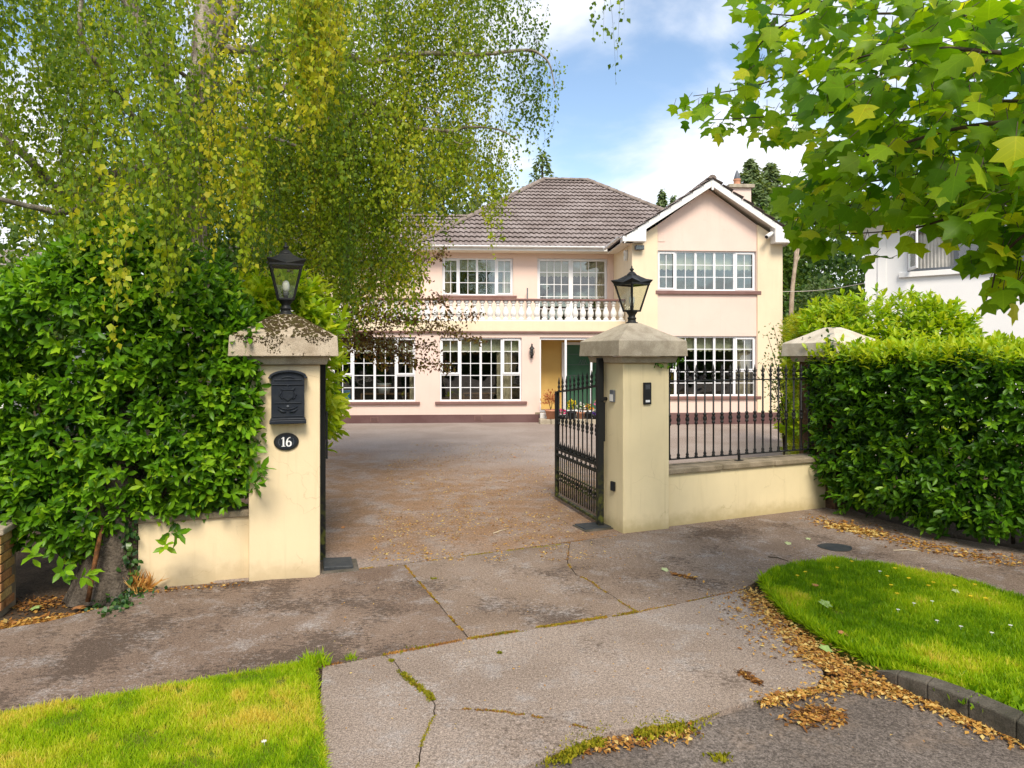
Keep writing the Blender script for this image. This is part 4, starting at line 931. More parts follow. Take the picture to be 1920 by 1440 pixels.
m.build('roof', surf('dark_slate_roof', (.055, .06, .07), (.08, .085, .095), 3, .7, .3, fine=.3), nb)
m = MB(); m.prism_y([(-.16, 5.35), (.02, 5.25), (.02, 5.95), (-.28, 5.8), (-.30, 5.55)], -.02, .3); m.build('eaves_end', MT['whitepaint'], nb, .02)
# ------------------------------------------------------------------ foliage tools
def nrm(a): return a / np.maximum(np.linalg.norm(a, axis=-1, keepdims=True), 1e-9)
SH_LAUREL = (np.array([(0,0,0),(.30,.17,.03),(.30,-.17,.03),(.34,0,-.02),(.66,.19,.0),(.66,-.19,.0),(.68,0,-.06),(1,0,-.13)]),
             [(0,3,1),(0,2,3),(1,3,6,4),(3,2,5,6),(4,6,7),(6,5,7)])
SH_BIRCH = (np.array([(0,0,0),(.36,.40,.06),(.36,-.40,.06),(1,0,-.05)]), [(0,3,1),(0,2,3)])
SH_OVAL = (np.array([(0,0,0),(.45,.27,.05),(.45,-.27,.05),(1,0,-.08)]), [(0,3,1),(0,2,3)])
SH_THIN = (np.array([(0,0,0),(.45,.13,.03),(.45,-.13,.03),(1,0,-.05)]), [(0,3,1),(0,2,3)])
def _tulip():
    half = [(0,.06),(.02,.24),(.13,.50),(.32,.33),(.60,.53),(.67,.21)]
    mid = [(0,0),(.35,0),(.70,0),(1.0,0)]
    pts = mid + half + [(x,-y) for x, y in half]
    V = np.array([(x, y, -.30*y*y - .16*x*x + .02*abs(y)) for x, y in pts])
    F = [(0,1,7,6,5,4),(1,2,9,8,7),(2,3,9)]
    F += [tuple(reversed([i+6 if i >= 4 else i for i in f])) for f in F]
    return V, F
SH_TULIP = _tulip()
SH_BLADE = (np.array([(0,-.06,0),(0,.06,0),(.6,.04,.06),(.6,-.04,.06),(1,0,.22)]), [(0,1,2,3),(3,2,4)])
SH_CLUMP = (np.array([(0,0,0),(.3,.35,.1),(.35,-.35,.08),(.7,.25,-.05),(.75,-.22,-.04),(1,.02,-.12)]), [(0,2,1),(1,2,4,3),(3,4,5)])

def frames(D, N):
    D = nrm(D); S = nrm(np.cross(N, D)); return D, S, np.cross(D, S)
def leafmesh(name, P, D, N, S, tint, shape, mat, curl=1.0):
    V, F = shape; n, k = len(P), len(V); D, T, U = frames(D, N); S = np.asarray(S).reshape(-1, 1, 1)
    cz = (RNG.uniform(.2, 2.2, (n, 1, 1)) if n > 1 else np.full((1, 1, 1), curl)); wy = RNG.uniform(.82, 1.15, (n, 1, 1)) if n > 1 else 1.0
    co = P[:, None, :] + S * (V[None, :, 0:1]*D[:, None] + wy*V[None, :, 1:2]*T[:, None] + cz*V[None, :, 2:3]*U[:, None])
    fl = np.array([len(f) for f in F]); idx = np.concatenate([np.array(f) for f in F])
    loops = (np.arange(n)[:, None]*k + idx[None]).ravel(); tot = np.tile(fl, n); st = np.concatenate([[0], np.cumsum(tot)[:-1]])
    me = bpy.data.meshes.new(name); me.vertices.add(n*k); me.vertices.foreach_set('co', co.astype(np.float32).ravel())
    me.loops.add(len(loops)); me.loops.foreach_set('vertex_index', loops.astype(np.int32))
    me.polygons.add(len(tot)); me.polygons.foreach_set('loop_start', st.astype(np.int32)); me.polygons.foreach_set('loop_total', tot.astype(np.int32))
    me.polygons.foreach_set('use_smooth', np.ones(len(tot), bool))
    at_ = me.attributes.new('tint', 'FLOAT', 'POINT'); at_.data.foreach_set('value', np.repeat(np.clip(tint, 0, 1), k).astype(np.float32))
    lp = me.attributes.new('leafpos', 'FLOAT_VECTOR', 'POINT'); lp.data.foreach_set('vector', np.tile(V, (n, 1)).astype(np.float32).ravel())
    me.materials.append(mat); me.update(calc_edges=True); return me
_unit = {}
def unit_leaf(shape_id, shape, mat, q, c=1):
    key = (shape_id, mat.name, q, c)
    if key not in _unit:
        _unit[key] = leafmesh('leaf', np.zeros((1, 3)), np.array([[1., 0, 0]]), np.array([[0, 0, 1.]]), [1.0], np.array([(q+.5)/8]), shape, mat, (.3, 1.0, 1.9)[c])
    return _unit[key]
def foliage(root, P, D, N, S, tint, sid, shape, mat, nsep=0, name='foliage', leafname='leaf'):
    """leaves of one plant: the nsep that show largest become parts of their own, the rest one joined part"""
    P, D, N = (np.asarray(a, float) for a in (P, D, N)); S = np.asarray(S, float); tint = np.asarray(tint, float)
    base = np.array(root.location) if root is not None else np.zeros(3); mask = np.zeros(len(P), bool)
    if nsep:
        c = P + D*S[:, None]*.5; px = c[:, 0]/np.maximum(c[:, 1], .1)*1265+960; py = 668-(c[:, 2]-2)/np.maximum(c[:, 1], .1)*1265
        ok = (c[:, 1] > .5) & (px > 10) & (px < 1910) & (py > 10) & (py < 1430)
        facing = np.abs(np.sum(nrm(N)*nrm(c-np.array([0, 0, 2.])), axis=1))
        score = np.where(ok, S/np.maximum(c[:, 1], .1)*(.35+facing), -1)
        # nearest leaves only: those that nothing of their own plant covers
        order = np.argsort(-score); taken = set(); pick = []
        dist = np.linalg.norm(c-np.array([0, 0, 2.]), axis=1); cellmin = {}
        cells = list(zip((px//16).astype(int), (py//16).astype(int)))
        for i in np.where(ok)[0]:
            k = cells[i]
            if k not in cellmin or dist[i] < dist[cellmin[k]]: cellmin[k] = i
        front = sorted(cellmin.values(), key=lambda i: -score[i])
        mask[front[:nsep]] = True
        Df, Tf, Uf = frames(D, N)
        for i in np.where(mask)[0]:
            o = link(leafname, unit_leaf(sid, shape, mat, int(np.clip(tint[i], 0, .999)*8), i % 3), None, root)
            M = Matrix((Df[i], Tf[i], Uf[i])).transposed()
            o.rotation_mode = 'QUATERNION'; o.rotation_quaternion = M.to_quaternion(); o.scale = (S[i],)*3; o.location = P[i]-base
    r = ~mask
    if r.any():
        o = link(name, leafmesh(name, P[r]-base, D[r], N[r], S[r], tint[r], shape, mat), None, root); o['kind'] = 'stuff'
        return o
def sprigs(P, A, nl=7, L=.105, spread=.95, rng=RNG, stem=.14, tmean=.4, tvar=.22):
    """shoots at P along axes A, each with nl leaves set round it"""
    n = len(P); A = nrm(A); ref = np.where(np.abs(A[:, 2:3]) > .9, np.array([[1., 0, 0]]), np.array([[0, 0, 1.]]))
    X = nrm(np.cross(A, ref)); Y = np.cross(A, X)
    k = np.arange(nl); ang = k*2.4 + rng.uniform(0, 6.28, (n, 1)); t = (k+.5)/nl
    rad = np.cos(ang)[..., None]*X[:, None] + np.sin(ang)[..., None]*Y[:, None]
    s = spread*(1.15-.75*t)[None, :, None]
    D = A[:, None]*(.35+.75*t)[None, :, None] + rad*s + np.array([0, 0, -.16]); D = D + rng.normal(0, .14, D.shape)
    pos = P[:, None] + A[:, None]*(stem*(t-.6))[None, :, None]
    N = A[:, None] + rng.normal(0, .22, D.shape) + np.array([0, 0, .25])
    S = L*rng.uniform(.72, 1.18, (n, nl)); T = rng.normal(tmean, tvar, (n, 1)) + rng.normal(0, .10, (n, nl)) + (t-.5)[None]*.22
    f = lambda a: a.reshape(-1, a.shape[-1])
    return f(D*0+pos), f(D), f(N), S.ravel(), T.ravel()
def n3(p, s=1.0, o=0.0): return np.array([mnoise.noise((x*s+o, y*s+o*.7, z*s-o)) for x, y, z in p])
def cat(*sets): return [np.concatenate(a) for a in zip(*sets)]
def rot2(a, x, y): return x*math.cos(a)-y*math.sin(a), x*math.sin(a)+y*math.cos(a)
def twigs_from(root, segs, mat, name='branch', n=5):
    base = Vector(root.location)
    for pts, r0, r1 in segs:
        pts = [Vector(p)-base for p in pts]; m = MB(); m.tube(smooth_path(pts, 4), list(np.linspace(r0, r1, (len(pts)-1)*4+1)), n); m.build(name, mat, root)
def smooth_path(pts, k):
    if len(pts) < 3: return [pts[0].lerp(pts[-1], i/k) for i in range(k+1)]
    out = []
    for i in range(len(pts)-1):
        p0, p1, p2, p3 = pts[max(i-1, 0)], pts[i], pts[i+1], pts[min(i+2, len(pts)-1)]
        for j in range(k):
            t = j/k; out.append(.5*((2*p1)+(p2-p0)*t+(2*p0-5*p1+4*p2-p3)*t*t+(3*p1-p0-3*p2+p3)*t**3))
    out.append(pts[-1]); return out

# ------------------------------------------------------------------ laurel hedge on the left
def hedge_left():
    o2 = np.array([-3.235, 5.835])
    root = empty('laurel_hedge', (-3.3, 6.1, 0), 0, 'tall overgrown laurel hedge hanging over the low wall left of the letterbox pillar', 'hedge')
    def gen(n, depth0, depth1, tm, L):
        x = RNG.uniform(-1.7, .98, n)
        zb = np.interp(x, [-1.7, -.9, -.62, -.42, -.18, .05, .25, .5, .98], [.55, .45, .36, .26, .55, .62, .50, .62, .74])
        zt = np.interp(x, [-1.7, -.95, -.55, 0, .6, .98], [2.45, 2.75, 3.15, 3.3, 2.95, 2.4]); u = RNG.uniform(0, 1, n)
        z = zb + (zt-zb)*u
        P0 = np.stack([x, z*0, z], 1); bump = .16*n3(P0, 2.3, 4.0)+.08*n3(P0, 5.5, 9.)
        y = -.20 + bump + RNG.uniform(depth0, depth1, n) + .55*np.clip((u-.80)/.2, 0, 1)**2 + .10*np.clip((.12-u)/.12, 0, 1)
        X, Y = rot2(AL, x, y); P = np.stack([X+o2[0], Y+o2[1], z], 1)
        A = np.tile(np.array([[.292, -.956, .30]]), (n, 1)) + RNG.normal(0, .42, (n, 3)) + np.stack([x*0, x*0, np.clip((u-.75)/.25, 0, 1)*1.0 - np.clip((.12-u)/.12, 0, 1)*.5], 1)
        A += np.clip((x-.75)/.25, 0, 1)[:, None]*np.array([[.7, .2, 0]])
        return sprigs(P, A, 7, L, tmean=tm)
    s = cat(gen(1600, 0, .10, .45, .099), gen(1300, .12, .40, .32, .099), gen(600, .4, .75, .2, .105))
    # shoots that stick out past the pillar edge and over the wall
    ex = np.array([at(488, 880, 5.80), at(476, 905, 5.80), at(470, 840, 5.85), at(464, 690, 5.85), at(470, 740, 5.85), at(310, 1022, 5.60), at(330, 1000, 5.62), at(160, 1080, 5.25), at(120, 1070, 5.2), at(440, 925, 5.8), at(60, 1040, 5.15)])
    s = cat(s, sprigs(ex, np.tile([[.55, -.5, .15]], (len(ex), 1))+RNG.normal(0, .2, (len(ex), 3)), 8, .115, tmean=.55))
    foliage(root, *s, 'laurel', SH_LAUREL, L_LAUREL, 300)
    twigs_from(root, [([Vector((-3.35, 5.75, .3)), Vector((-3.2, 6.0, 1.2)), Vector((-3.0, 6.15, 2.3))], .03, .012), ([Vector((-3.3, 5.85, .4)), Vector((-2.9, 6.0, 1.1)), Vector((-2.6, 6.2, 2.0))], .025, .01), ([Vector((-3.5, 5.7, .6)), Vector((-3.9, 5.7, 1.3)), Vector((-4.2, 5.7, 2.2))], .025, .01), ([Vector((-3.4, 5.7, .5)), Vector((-3.6, 5.9, 1.5)), Vector((-3.5, 6.1, 2.8))], .025, .01)], MT['bark_dark'])
    # the bright bush behind the pillar
    root = empty('laurel_bush', (-2.35, 7.0, 0), 0, 'bright green laurel bush rising behind the letterbox pillar and its lantern', 'bush')
    n = 720; th = RNG.uniform(0, 2*PI, n); ph = np.arccos(RNG.uniform(-.9, 1, n))
    sx = np.stack([np.sin(ph)*np.cos(th), np.sin(ph)*np.sin(th), np.cos(ph)], 1); sx = np.sign(sx)*np.abs(sx)**.75
    rad = np.array([.66, .52, 1.02])*(1+.12*n3(sx, 2.2, 3.)[:, None]) ; P = np.array([-2.44, 7.02, 1.86]) + sx*rad*RNG.uniform(.72, 1, (n, 1))
    A = sx*np.array([1, 1, .8])+np.array([0, -.1, .55])+RNG.normal(0, .3, (n, 3))
    foliage(root, *sprigs(P, A, 8, .125, tmean=.72, tvar=.2), 'laurel_y', SH_LAUREL, L_LAUREL_Y, 120)
    twigs_from(root, [([Vector((-2.4, 7.0, 0)), Vector((-2.42, 7.0, 1.0)), Vector((-2.3, 7.0, 2.2))], .03, .01), ([Vector((-2.4, 7.02, .5)), Vector((-2.6, 7.1, 1.3)), Vector((-2.7, 7.1, 2.2))], .02, .008)], MT['bark_dark'], 'stem')
hedge_left()

# trunk under the hedge
tr = empty('tree_stump', G(172, 1122), 0, 'gnarled grey trunk base with an orange split, half hidden under the laurel hedge', 'tree trunk')
m = MB(); vs = []; n = 22; H_ = [(-.05, .33), (.05, .285), (.15, .25), (.32, .225), (.55, .205), (.85, .18), (1.3, .15), (2.0, .11)]
for z, r in H_:
    for k in range(n):
        t = 2*PI*k/n; q = r*(1+.20*mnoise.noise((math.cos(t)*1.6, math.sin(t)*1.6, z*.7))+.16*max(0, .35-z)*math.sin(5*t)+.05*math.sin(9*t+z*3))
        vs.append((q*math.cos(t)*1.0+.05*z, q*math.sin(t)*.8+.12*z+.22, z))
m.add(vs, [(i*n+k, i*n+(k+1) % n, (i+1)*n+(k+1) % n, (i+1)*n+k) for i in range(len(H_)-1) for k in range(n)], True); m.build('trunk', surf('grey_trunk', (.16, .13, .10), (.06, .048, .036), 6, .95, .1, fine=.4, fscale=50, bump=1, bscale=45, bdist=.03, stretch=(1, 1, .35)), tr)
m = MB(); m.tube([(.015, -.075, .0), (.03, -.045, .18), (.055, -.01, .42), (.075, .02, .60)], [.020, .018, .02, .012], 7); m.build('split_wood', surf('orange_split_wood', (.20, .085, .03), (.08, .04, .02), 16, .9, .1, fine=.4, bump=.6), tr)

# ------------------------------------------------------------------ right hedges
def hedge_right():
    path = [Vector((4.45, 9.62, 0)), Vector((4.08, 9.22, 0)), Vector((3.98, 8.75, 0)), Vector((4.16, 8.05, 0))] + hedge_front[2:]
    pts = smooth_path(path, 6); seg = [(b-a).length for a, b in zip(pts, pts[1:])]; cum = np.concatenate([[0], np.cumsum(seg)]); PT = np.array(pts)
    def at_s(s):
        p = np.stack([np.interp(s, cum, PT[:, i]) for i in range(3)], 1); q = np.stack([np.interp(s+.05, cum, PT[:, i]) for i in range(3)], 1)
        q2 = np.stack([np.interp(s-.05, cum, PT[:, i]) for i in range(3)], 1); t = nrm(q-q2); return p, np.stack([t[:, 1], -t[:, 0], t[:, 2]*0], 1)*1.0
    root = empty('laurel_hedge', (4.9, 7.6, 0), 0, 'clipped laurel hedge with yellow green top between the path and the iron railing', 'hedge')
    L = cum[-1]; TOP = 2.03
    def gen(n, d0, d1, tm, Ls=.10):
        s = RNG.uniform(0, L, n); u = RNG.uniform(0, 1, n)**.92; p, nn = at_s(s)
        nn = np.where((np.sum(nn*np.array([-.8, -.6, 0]), 1) < 0)[:, None], -nn, nn)
        zb = .03+.12*np.abs(np.sin(s*2.3))+.0*s; z = zb+(TOP-zb)*u
        P0 = np.stack([s, s*0, z], 1); off = .14*n3(P0, 1.8, 2.)+.08*n3(P0, 4.6, 7.) - RNG.uniform(d0, d1, n) - .22*np.clip((u-.9)/.1, 0, 1)**2 - .18*np.clip((.12-u)/.12, 0, 1)
        P = p+nn*off[:, None]; P[:, 2] = z
        A = nn + np.array([0, 0, .15]) + RNG.normal(0, .45, (n, 3)); A[:, 2] += np.clip((u-.88)/.12, 0, 1)*1.1
        return sprigs(P, A, 7, Ls, tmean=tm)
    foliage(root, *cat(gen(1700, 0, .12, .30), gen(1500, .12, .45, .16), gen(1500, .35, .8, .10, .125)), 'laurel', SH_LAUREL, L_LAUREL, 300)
    n = 1500; s = RNG.uniform(0, L, n); p, nn = at_s(s); nn = np.where((np.sum(nn*np.array([-.8, -.6, 0]), 1) < 0)[:, None], -nn, nn)
    P = p - nn*RNG.uniform(-.05, 1.1, (n, 1)); P[:, 2] = TOP+.02+.06*n3(P, 1.4, 5.)+RNG.uniform(-.10, .05, n)+(RNG.uniform(0, 1, n) > .93)*RNG.uniform(.03, .14, n)
    foliage(root, *sprigs(P, np.tile([[-.12, -.15, 1.]], (n, 1))+RNG.normal(0, .28, (n, 3)), 7, .098, .75, tmean=.72, tvar=.2), 'laurel_y', SH_LAUREL, L_LAUREL_Y, 0, 'young_shoots')
    twigs_from(root, [([Vector((x+.35, y+.25, 0)), Vector((x+.30, y+.2, .6)), Vector((x+.2+random.uniform(-.2, .2), y+.2, 1.6))], .02, .008) for x, y in ((4.3, 8.6), (4.4, 8.0), (4.6, 7.5), (5.0, 6.95), (5.5, 6.6), (4.5, 7.8), (5.2, 6.8))], MT['bark_dark'], 'stem')
hedge_right()
def blob_hedge(name, label, c, r, n, mat, sid, shape, L, tm, power=.7, zlo=-.6, nl=7, nsep=0, up=.6, cat_='bush', stems=True, seed=0, spread=.95, tv=.2, inner=True, stem=.14):
    root = empty(name, (c[0], c[1], 0), 0, label, cat_); sets = []
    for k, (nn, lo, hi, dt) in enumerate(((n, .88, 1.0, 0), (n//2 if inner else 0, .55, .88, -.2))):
        if not nn: continue
        th = RNG.uniform(0, 2*PI, nn); cz = RNG.uniform(zlo, 1, nn); sz = np.sqrt(1-np.clip(cz, -1, 1)**2)
        d = np.stack([sz*np.cos(th), sz*np.sin(th), cz], 1); d = np.sign(d)*np.abs(d)**power
        rad = np.array(r)*(1+.14*n3(d, 2.4, 3.+seed)+.07*n3(d, 6, 1.+seed))[:, None]
        P = np.array(c)+d*rad*RNG.uniform(lo, hi, (nn, 1)); keep = P[:, 2] > .02
        A = d+np.array([0, 0, up])+RNG.normal(0, .32, (nn, 3)); sets.append(sprigs(P[keep], A[keep], nl, L, spread, tmean=tm+dt, tvar=tv, stem=stem))
    foliage(root, *cat(*sets), sid, shape, mat, nsep)
    if stems: twigs_from(root, [([Vector((c[0], c[1], 0)), Vector((c[0]+dx*.4, c[1], c[2]*.6)), Vector((c[0]+dx, c[1]+.1, c[2]+r[2]*.5))], .05, .012) for dx in (-r[0]*.5, 0, r[0]*.5)], MT['bark_dark'], 'stem')
    return root
blob_hedge('laurel_bush', 'broad bright laurel bush rising behind the clipped hedge before the white house', (5.95, 10.9, 1.45), (1.42, .85, 1.50), 1350, L_LAUREL_Y, 'laurel_y', SH_LAUREL, .125, .62, .6, -.4, 7, 200, .75, seed=2)
def golden():
    root = empty('golden_hedge', (5.4, 13, 0), 0, 'feathery golden green hedge along the drive beside the right end of the house', 'hedge')
    n = 2600; t = RNG.uniform(0, 1, n); a = np.array([4.62, 10.75]); b = np.array([6.35, 15.8]); d = (b-a)/np.linalg.norm(b-a); nn = np.array([-d[1], d[0]])
    which = RNG.uniform(0, 1, n); z = np.where(which < .68, RNG.uniform(.05, 2.65, n), 2.65)
    off = np.where(which < .68, RNG.uniform(-.14, .0, n), RNG.uniform(-1.0, 0, n))
    P = np.concatenate([a+(b-a)*t[:, None]+nn*off[:, None], z[:, None]], 1); bump = n3(P, 1.6, 2.)*.18+n3(P, 5, 3.)*.08
    P[:, :2] += nn*bump[:, None]; P[:, 2] += np.where(which < .68, 0, bump*1.3)
    e = which > .9; P[e, :2] = a+nn*RNG.uniform(-1, 0, (e.sum(), 1))+d*RNG.uniform(-.1, .1, (e.sum(), 1)); P[e, 2] = RNG.uniform(.05, 2.7, e.sum())
    A = np.where((which < .68)[:, None], np.array([[nn[0], nn[1], .5]]), np.array([[-.1, -.3, 1.]]))+RNG.normal(0, .3, (n, 3)); A[e] = np.array([-d[0], -d[1], .4])+RNG.normal(0, .3, (e.sum(), 3))
    foliage(root, *sprigs(P, A, 11, .085, .8, stem=.20, tmean=.5, tvar=.25), 'thin', SH_THIN, L_PRIVET, 0)
golden()
# ivy
def ivy(label, pts, nn, size, base, mat=None, n=260, spread=(.05, .05, .1)):
    root = empty('ivy', base, 0, label, 'ivy'); pts = np.array(pts); k = RNG.integers(0, len(pts)-1, n); f = RNG.uniform(0, 1, (n, 1))
    P = pts[k]*(1-f)+pts[k+1]*f+RNG.normal(0, 1, (n, 3))*np.array(spread); N = np.tile(nn, (n, 1))+RNG.normal(0, .35, (n, 3)); D = np.array([0, 0, -1.])+RNG.normal(0, .6, (n, 3))
    foliage(root, P, D, N, size*RNG.uniform(.6, 1.2, n), RNG.uniform(0, .9, n), 'clump', SH_CLUMP, mat or L_IVY, 0)
M3 = p3.matrix_basis
ivy('dark ivy climbing the brown pillar and hanging from its cap', [M3 @ Vector((-.33, .1, 2.0)), M3 @ Vector((-.34, -.25, 1.9)), M3 @ Vector((-.30, -.34, 1.75)), M3 @ Vector((-.32, -.2, 1.5)), M3 @ Vector((-.33, 0, 1.3)), M3 @ Vector((-.2, -.34, 1.2)), M3 @ Vector((.1, -.34, 1.6))], (-.6, -.7, .4), .065, tuple(C3), n=620, spread=(.07, .06, .14))
ivy('ivy sprig growing up over the edge of the brown pillar cap', [M3 @ Vector((-.47, -.40, 1.95)), M3 @ Vector((-.475, -.36, 2.1)), M3 @ Vector((-.45, -.34, 2.25))], (-.7, -.6, .3), .06, tuple(M3 @ Vector((-.47, -.4, 1.95))), n=70, spread=(.035, .03, .06))
M2 = p2.matrix_basis
ivy('small green creeper peeping out under the right corner of the clean pillar cap', [M2 @ Vector((.10, -.345, 1.92)), M2 @ Vector((.34, -.35, 1.91)), M2 @ Vector((.44, -.30, 1.985))], (.2, -.9, .4), .05, tuple(M2 @ Vector((.2, -.35, 1.92))), L_LAUREL, 46, (.03, .012, .018))
ivy('dark ivy hanging in the gap between trunk and low cream wall', [Vector((-3.30, 5.78, .62)), Vector((-3.27, 5.74, .3)), Vector((-3.26, 5.72, .05))], (-.1, -1, .3), .06, (-3.28, 5.75, 0), n=130, spread=(.05, .03, .05))
ivy('low dark green ivy patch on the pavement edge before the trunk', [G(200, 1150), G(230, 1132), G(255, 1110), G(190, 1140)], (0, -.2, 1), .05, tuple(G(225, 1135)), n=330, spread=(.08, .07, .03))
def dry():
    root = empty('dry_weed', G(258, 1112), 0, 'dry orange weed tuft at the corner of the short cream wall', 'weed'); n = 130; b = np.array(G(258, 1108))
    D = RNG.normal(0, .6, (n, 3)); D[:, 2] = np.abs(D[:, 2])+.5; P = b+RNG.normal(0, .05, (n, 3))*np.array([1, .6, 0])
    foliage(root, P, D, RNG.normal(0, 1, (n, 3)), RNG.uniform(.08, .2, n), RNG.uniform(.3, .8, n), 'blade', SH_BLADE, L_LITTER)
dry()

# ------------------------------------------------------------------ weeping birch
def birch():
    root = empty('weeping_birch', (-4.05, 8.6, 0), 0, 'large weeping birch with pale trunk and hanging yellow green foliage above the left hedge', 'tree')
    base = Vector(root.location)
    T = [Vector((-4.05, 8.6, 0)), Vector((-4.08, 8.6, 2.3)), at(352, 330, 8.5), at(378, 180, 8.4), at(388, 60, 8.3), at(400, -120, 8.3), at(395, -400, 8.4)]
    twigs_from(root, [(T, .27, .10)], MT['bark'], 'trunk', 12)
    br = [([at(345, 260, 8.45), at(318, 170, 8.3), at(272, 60, 8.1), at(225, -30, 7.9), at(190, -160, 7.8)], .105, .06),
          ([at(372, 220, 8.4), at(400, 110, 8.2), at(440, 20, 8.0), at(460, -80, 8.0)], .08, .05),
          ([at(392, 90, 8.3), at(500, 95, 8.5), at(640, 103, 8.9), at(690, 118, 9.0), at(740, 108, 9.1), at(800, 100, 9.2), at(900, 102, 9.3), at(985, 94, 9.4), at(1016, 104, 9.4), at(1032, 125, 9.4), at(1040, 165, 9.4)], .06, .006),
          ([at(375, 190, 8.4), at(520, 165, 8.6), at(640, 172, 8.9), at(690, 190, 9.0), at(715, 200, 9.0)], .06, .03),
          ([at(560, 240, 8.7), at(640, 220, 8.9), at(700, 212, 9.0), at(735, 216, 9.05), at(760, 235, 9.1), at(800, 243, 9.15), at(850, 245, 9.2), at(880, 238, 9.2), at(935, 243, 9.3), at(970, 262, 9.3)], .05, .008),
          ([at(735, 216, 9.05), at(765, 196, 9.0), at(800, 202, 8.9), at(830, 215, 8.8)], .022, .006), ([at(835, 246, 9.2), at(860, 270, 9.2), at(890, 262, 9.2)], .014, .005),
          ([at(352, 330, 8.5), at(230, 350, 7.2), at(135, 395, 6.3), at(70, 390, 6.0), at(-20, 368, 5.8)], .05, .018),
          ([at(345, 300, 8.5), at(200, 330, 7.5), at(120, 360, 7.0), at(50, 295, 6.7), at(0, 255, 6.5), at(-60, 200, 6.4)], .06, .03),
          ([at(365, 290, 8.4), at(430, 240, 7.8), at(500, 255, 7.4), at(560, 275, 7.2)], .04, .014), ([at(360, 300, 8.4), at(260, 230, 7.4), at(190, 130, 6.9), at(150, 60, 6.7), at(160, -40, 6.6)], .045, .015),
          ([at(380, 170, 8.4), at(330, 130, 7.6), at(280, 110, 7.2), at(210, 50, 7.0)], .03, .01), ([at(372, 200, 8.4), at(450, 150, 7.4), at(520, 110, 6.8), at(600, 60, 6.4)], .04, .012)]
    twigs_from(root, br, MT['bark'], 'branch', 7)
    # hanging shoots: (n, px range, py range of the tips, depth range, length range, leaf size, tint, side spread)
    reg = [(430, (-70, 350), (40, 470), (5.2, 8.6), (.7, 1.7), .050, .33, .07), (16, (205, 300), (480, 545), (5.0, 5.4), (.8, 1.5), .055, .62, .06), (26, (300, 350), (470, 600), (5.1, 5.6), (.8, 1.6), .052, .55, .06),
           (150, (-80, 330), (-20, 250), (8.8, 11), (1.0, 2.0), .055, .4, .08), (120, (330, 640), (-60, 250), (9.2, 11), (1.0, 2.0), .055, .45, .08), (120, (590, 790), (470, 605), (9.5, 12), (.8, 1.8), .052, .42, .08),
           (60, (60, 240), (420, 520), (5.4, 7.0), (.6, 1.2), .050, .42, .07), (30, (310, 420), (330, 485), (5.6, 7.4), (.7, 1.4), .050, .42, .07), (24, (400, 470), (330, 505), (5.3, 6.0), (.8, 1.6), .052, .62, .06),
           (400, (330, 650), (110, 500), (5.8, 9.6), (.7, 1.7), .050, .38, .07), (50, (560, 640), (150, 350), (5.6, 6.6), (.9, 1.6), .052, .66, .06),
           (600, (470, 770), (330, 590), (8.2, 11.5), (1.0, 2.1), .050, .42, .09), (9, (610, 700), (600, 635), (8.6, 10), (.8, 1.6), .05, .42, .08),
           (640, (560, 920), (0, 400), (8.4, 11.5), (.8, 1.9), .050, .44, .09), (90, (780, 950), (330, 430), (9, 11), (.7, 1.5), .05, .40, .09), (10, (915, 945), (410, 455), (9.4, 9.9), (.6, 1.2), .05, .55, .06),
           (40, (850, 990), (10, 110), (8.6, 10.4), (.6, 1.4), .05, .25, .07), (60, (900, 1035), (110, 240), (9.0, 9.8), (.3, .9), .05, .16, .06), (16, (980, 1040), (170, 290), (9.3, 9.5), (.95, 1.4), .05, .12, .05), (8, (905, 975), (220, 330), (9.2, 9.5), (.8, 1.2), .05, .2, .05),
           (5, (1146, 1176), (25, 72), (6.0, 6.2), (.8, 1.2), .045, .12, .04)]
    P = []; D = []; N = []; S = []; Ti = []; m = MB()
    for n, (xa, xb), (ya, yb), (da, db), (la, lb), sz, tm, sp in reg:
        ncl = max(2, n//8); cl = [(at(RNG.uniform(xa, xb), RNG.uniform(ya, yb), RNG.uniform(da, db)), RNG.normal(0, .23), RNG.uniform(.75, 1.15)) for _ in range(ncl)]
        for _ in range(n):
            cc, ct, cs = cl[RNG.integers(0, ncl)]
            sg = .15 if xb-xa > 80 else .06; tip = cc + Vector((RNG.normal(0, sg), RNG.normal(0, sg), RNG.normal(.05, .24))); L = RNG.uniform(la, lb)*cs; sway = Vector((RNG.normal(0, .12), RNG.normal(0, .12), 0))
            tpx, tpy = tip.x/tip.y*1265+960, 668-(tip.z-2)/tip.y*1265
            if xb > 200 and tpx > xb+14 or (325 < tpx < 435 and tpy < 330 and tip.y < 8.2 and RNG.uniform() < .72): continue
            top = tip + Vector((0, 0, L)) + sway; bow = Vector((RNG.normal(0, .07), RNG.normal(0, .07), 0))
            k = int(L/.030*(1.35 if sp > .055 else 1.0)); t = np.sort(RNG.uniform(0, 1, k)); tv = np.array(top)[None]*(1-t[:, None])+np.array(tip)[None]*t[:, None]+np.array(bow)[None]*(4*t*(1-t))[:, None]
            taper = (1.15-.75*t)[:, None]
            off = RNG.normal(0, sp, (k, 3))*np.array([1, 1, .6])*taper; p = tv+off
            d = np.array([0, 0, -1.])+RNG.normal(0, .55, (k, 3)); P.append(p); D.append(d); N.append(RNG.normal(0, 1, (k, 3))+np.array([0, -.35, .5])); S.append(sz*RNG.uniform(.45, 1.3, k)); Ti.append(RNG.normal(tm+ct, .08)+RNG.normal(0, .14, k))
            q = [top.lerp(tip, i/5)+bow*(4*(i/5)*(1-i/5))-base for i in range(6)]; m.tube(q, [.0018, .0016, .0014, .0012, .001, .0008], 3, False)
    o = m.build('hanging_twigs', MT['twig'], root); o['kind'] = 'stuff'
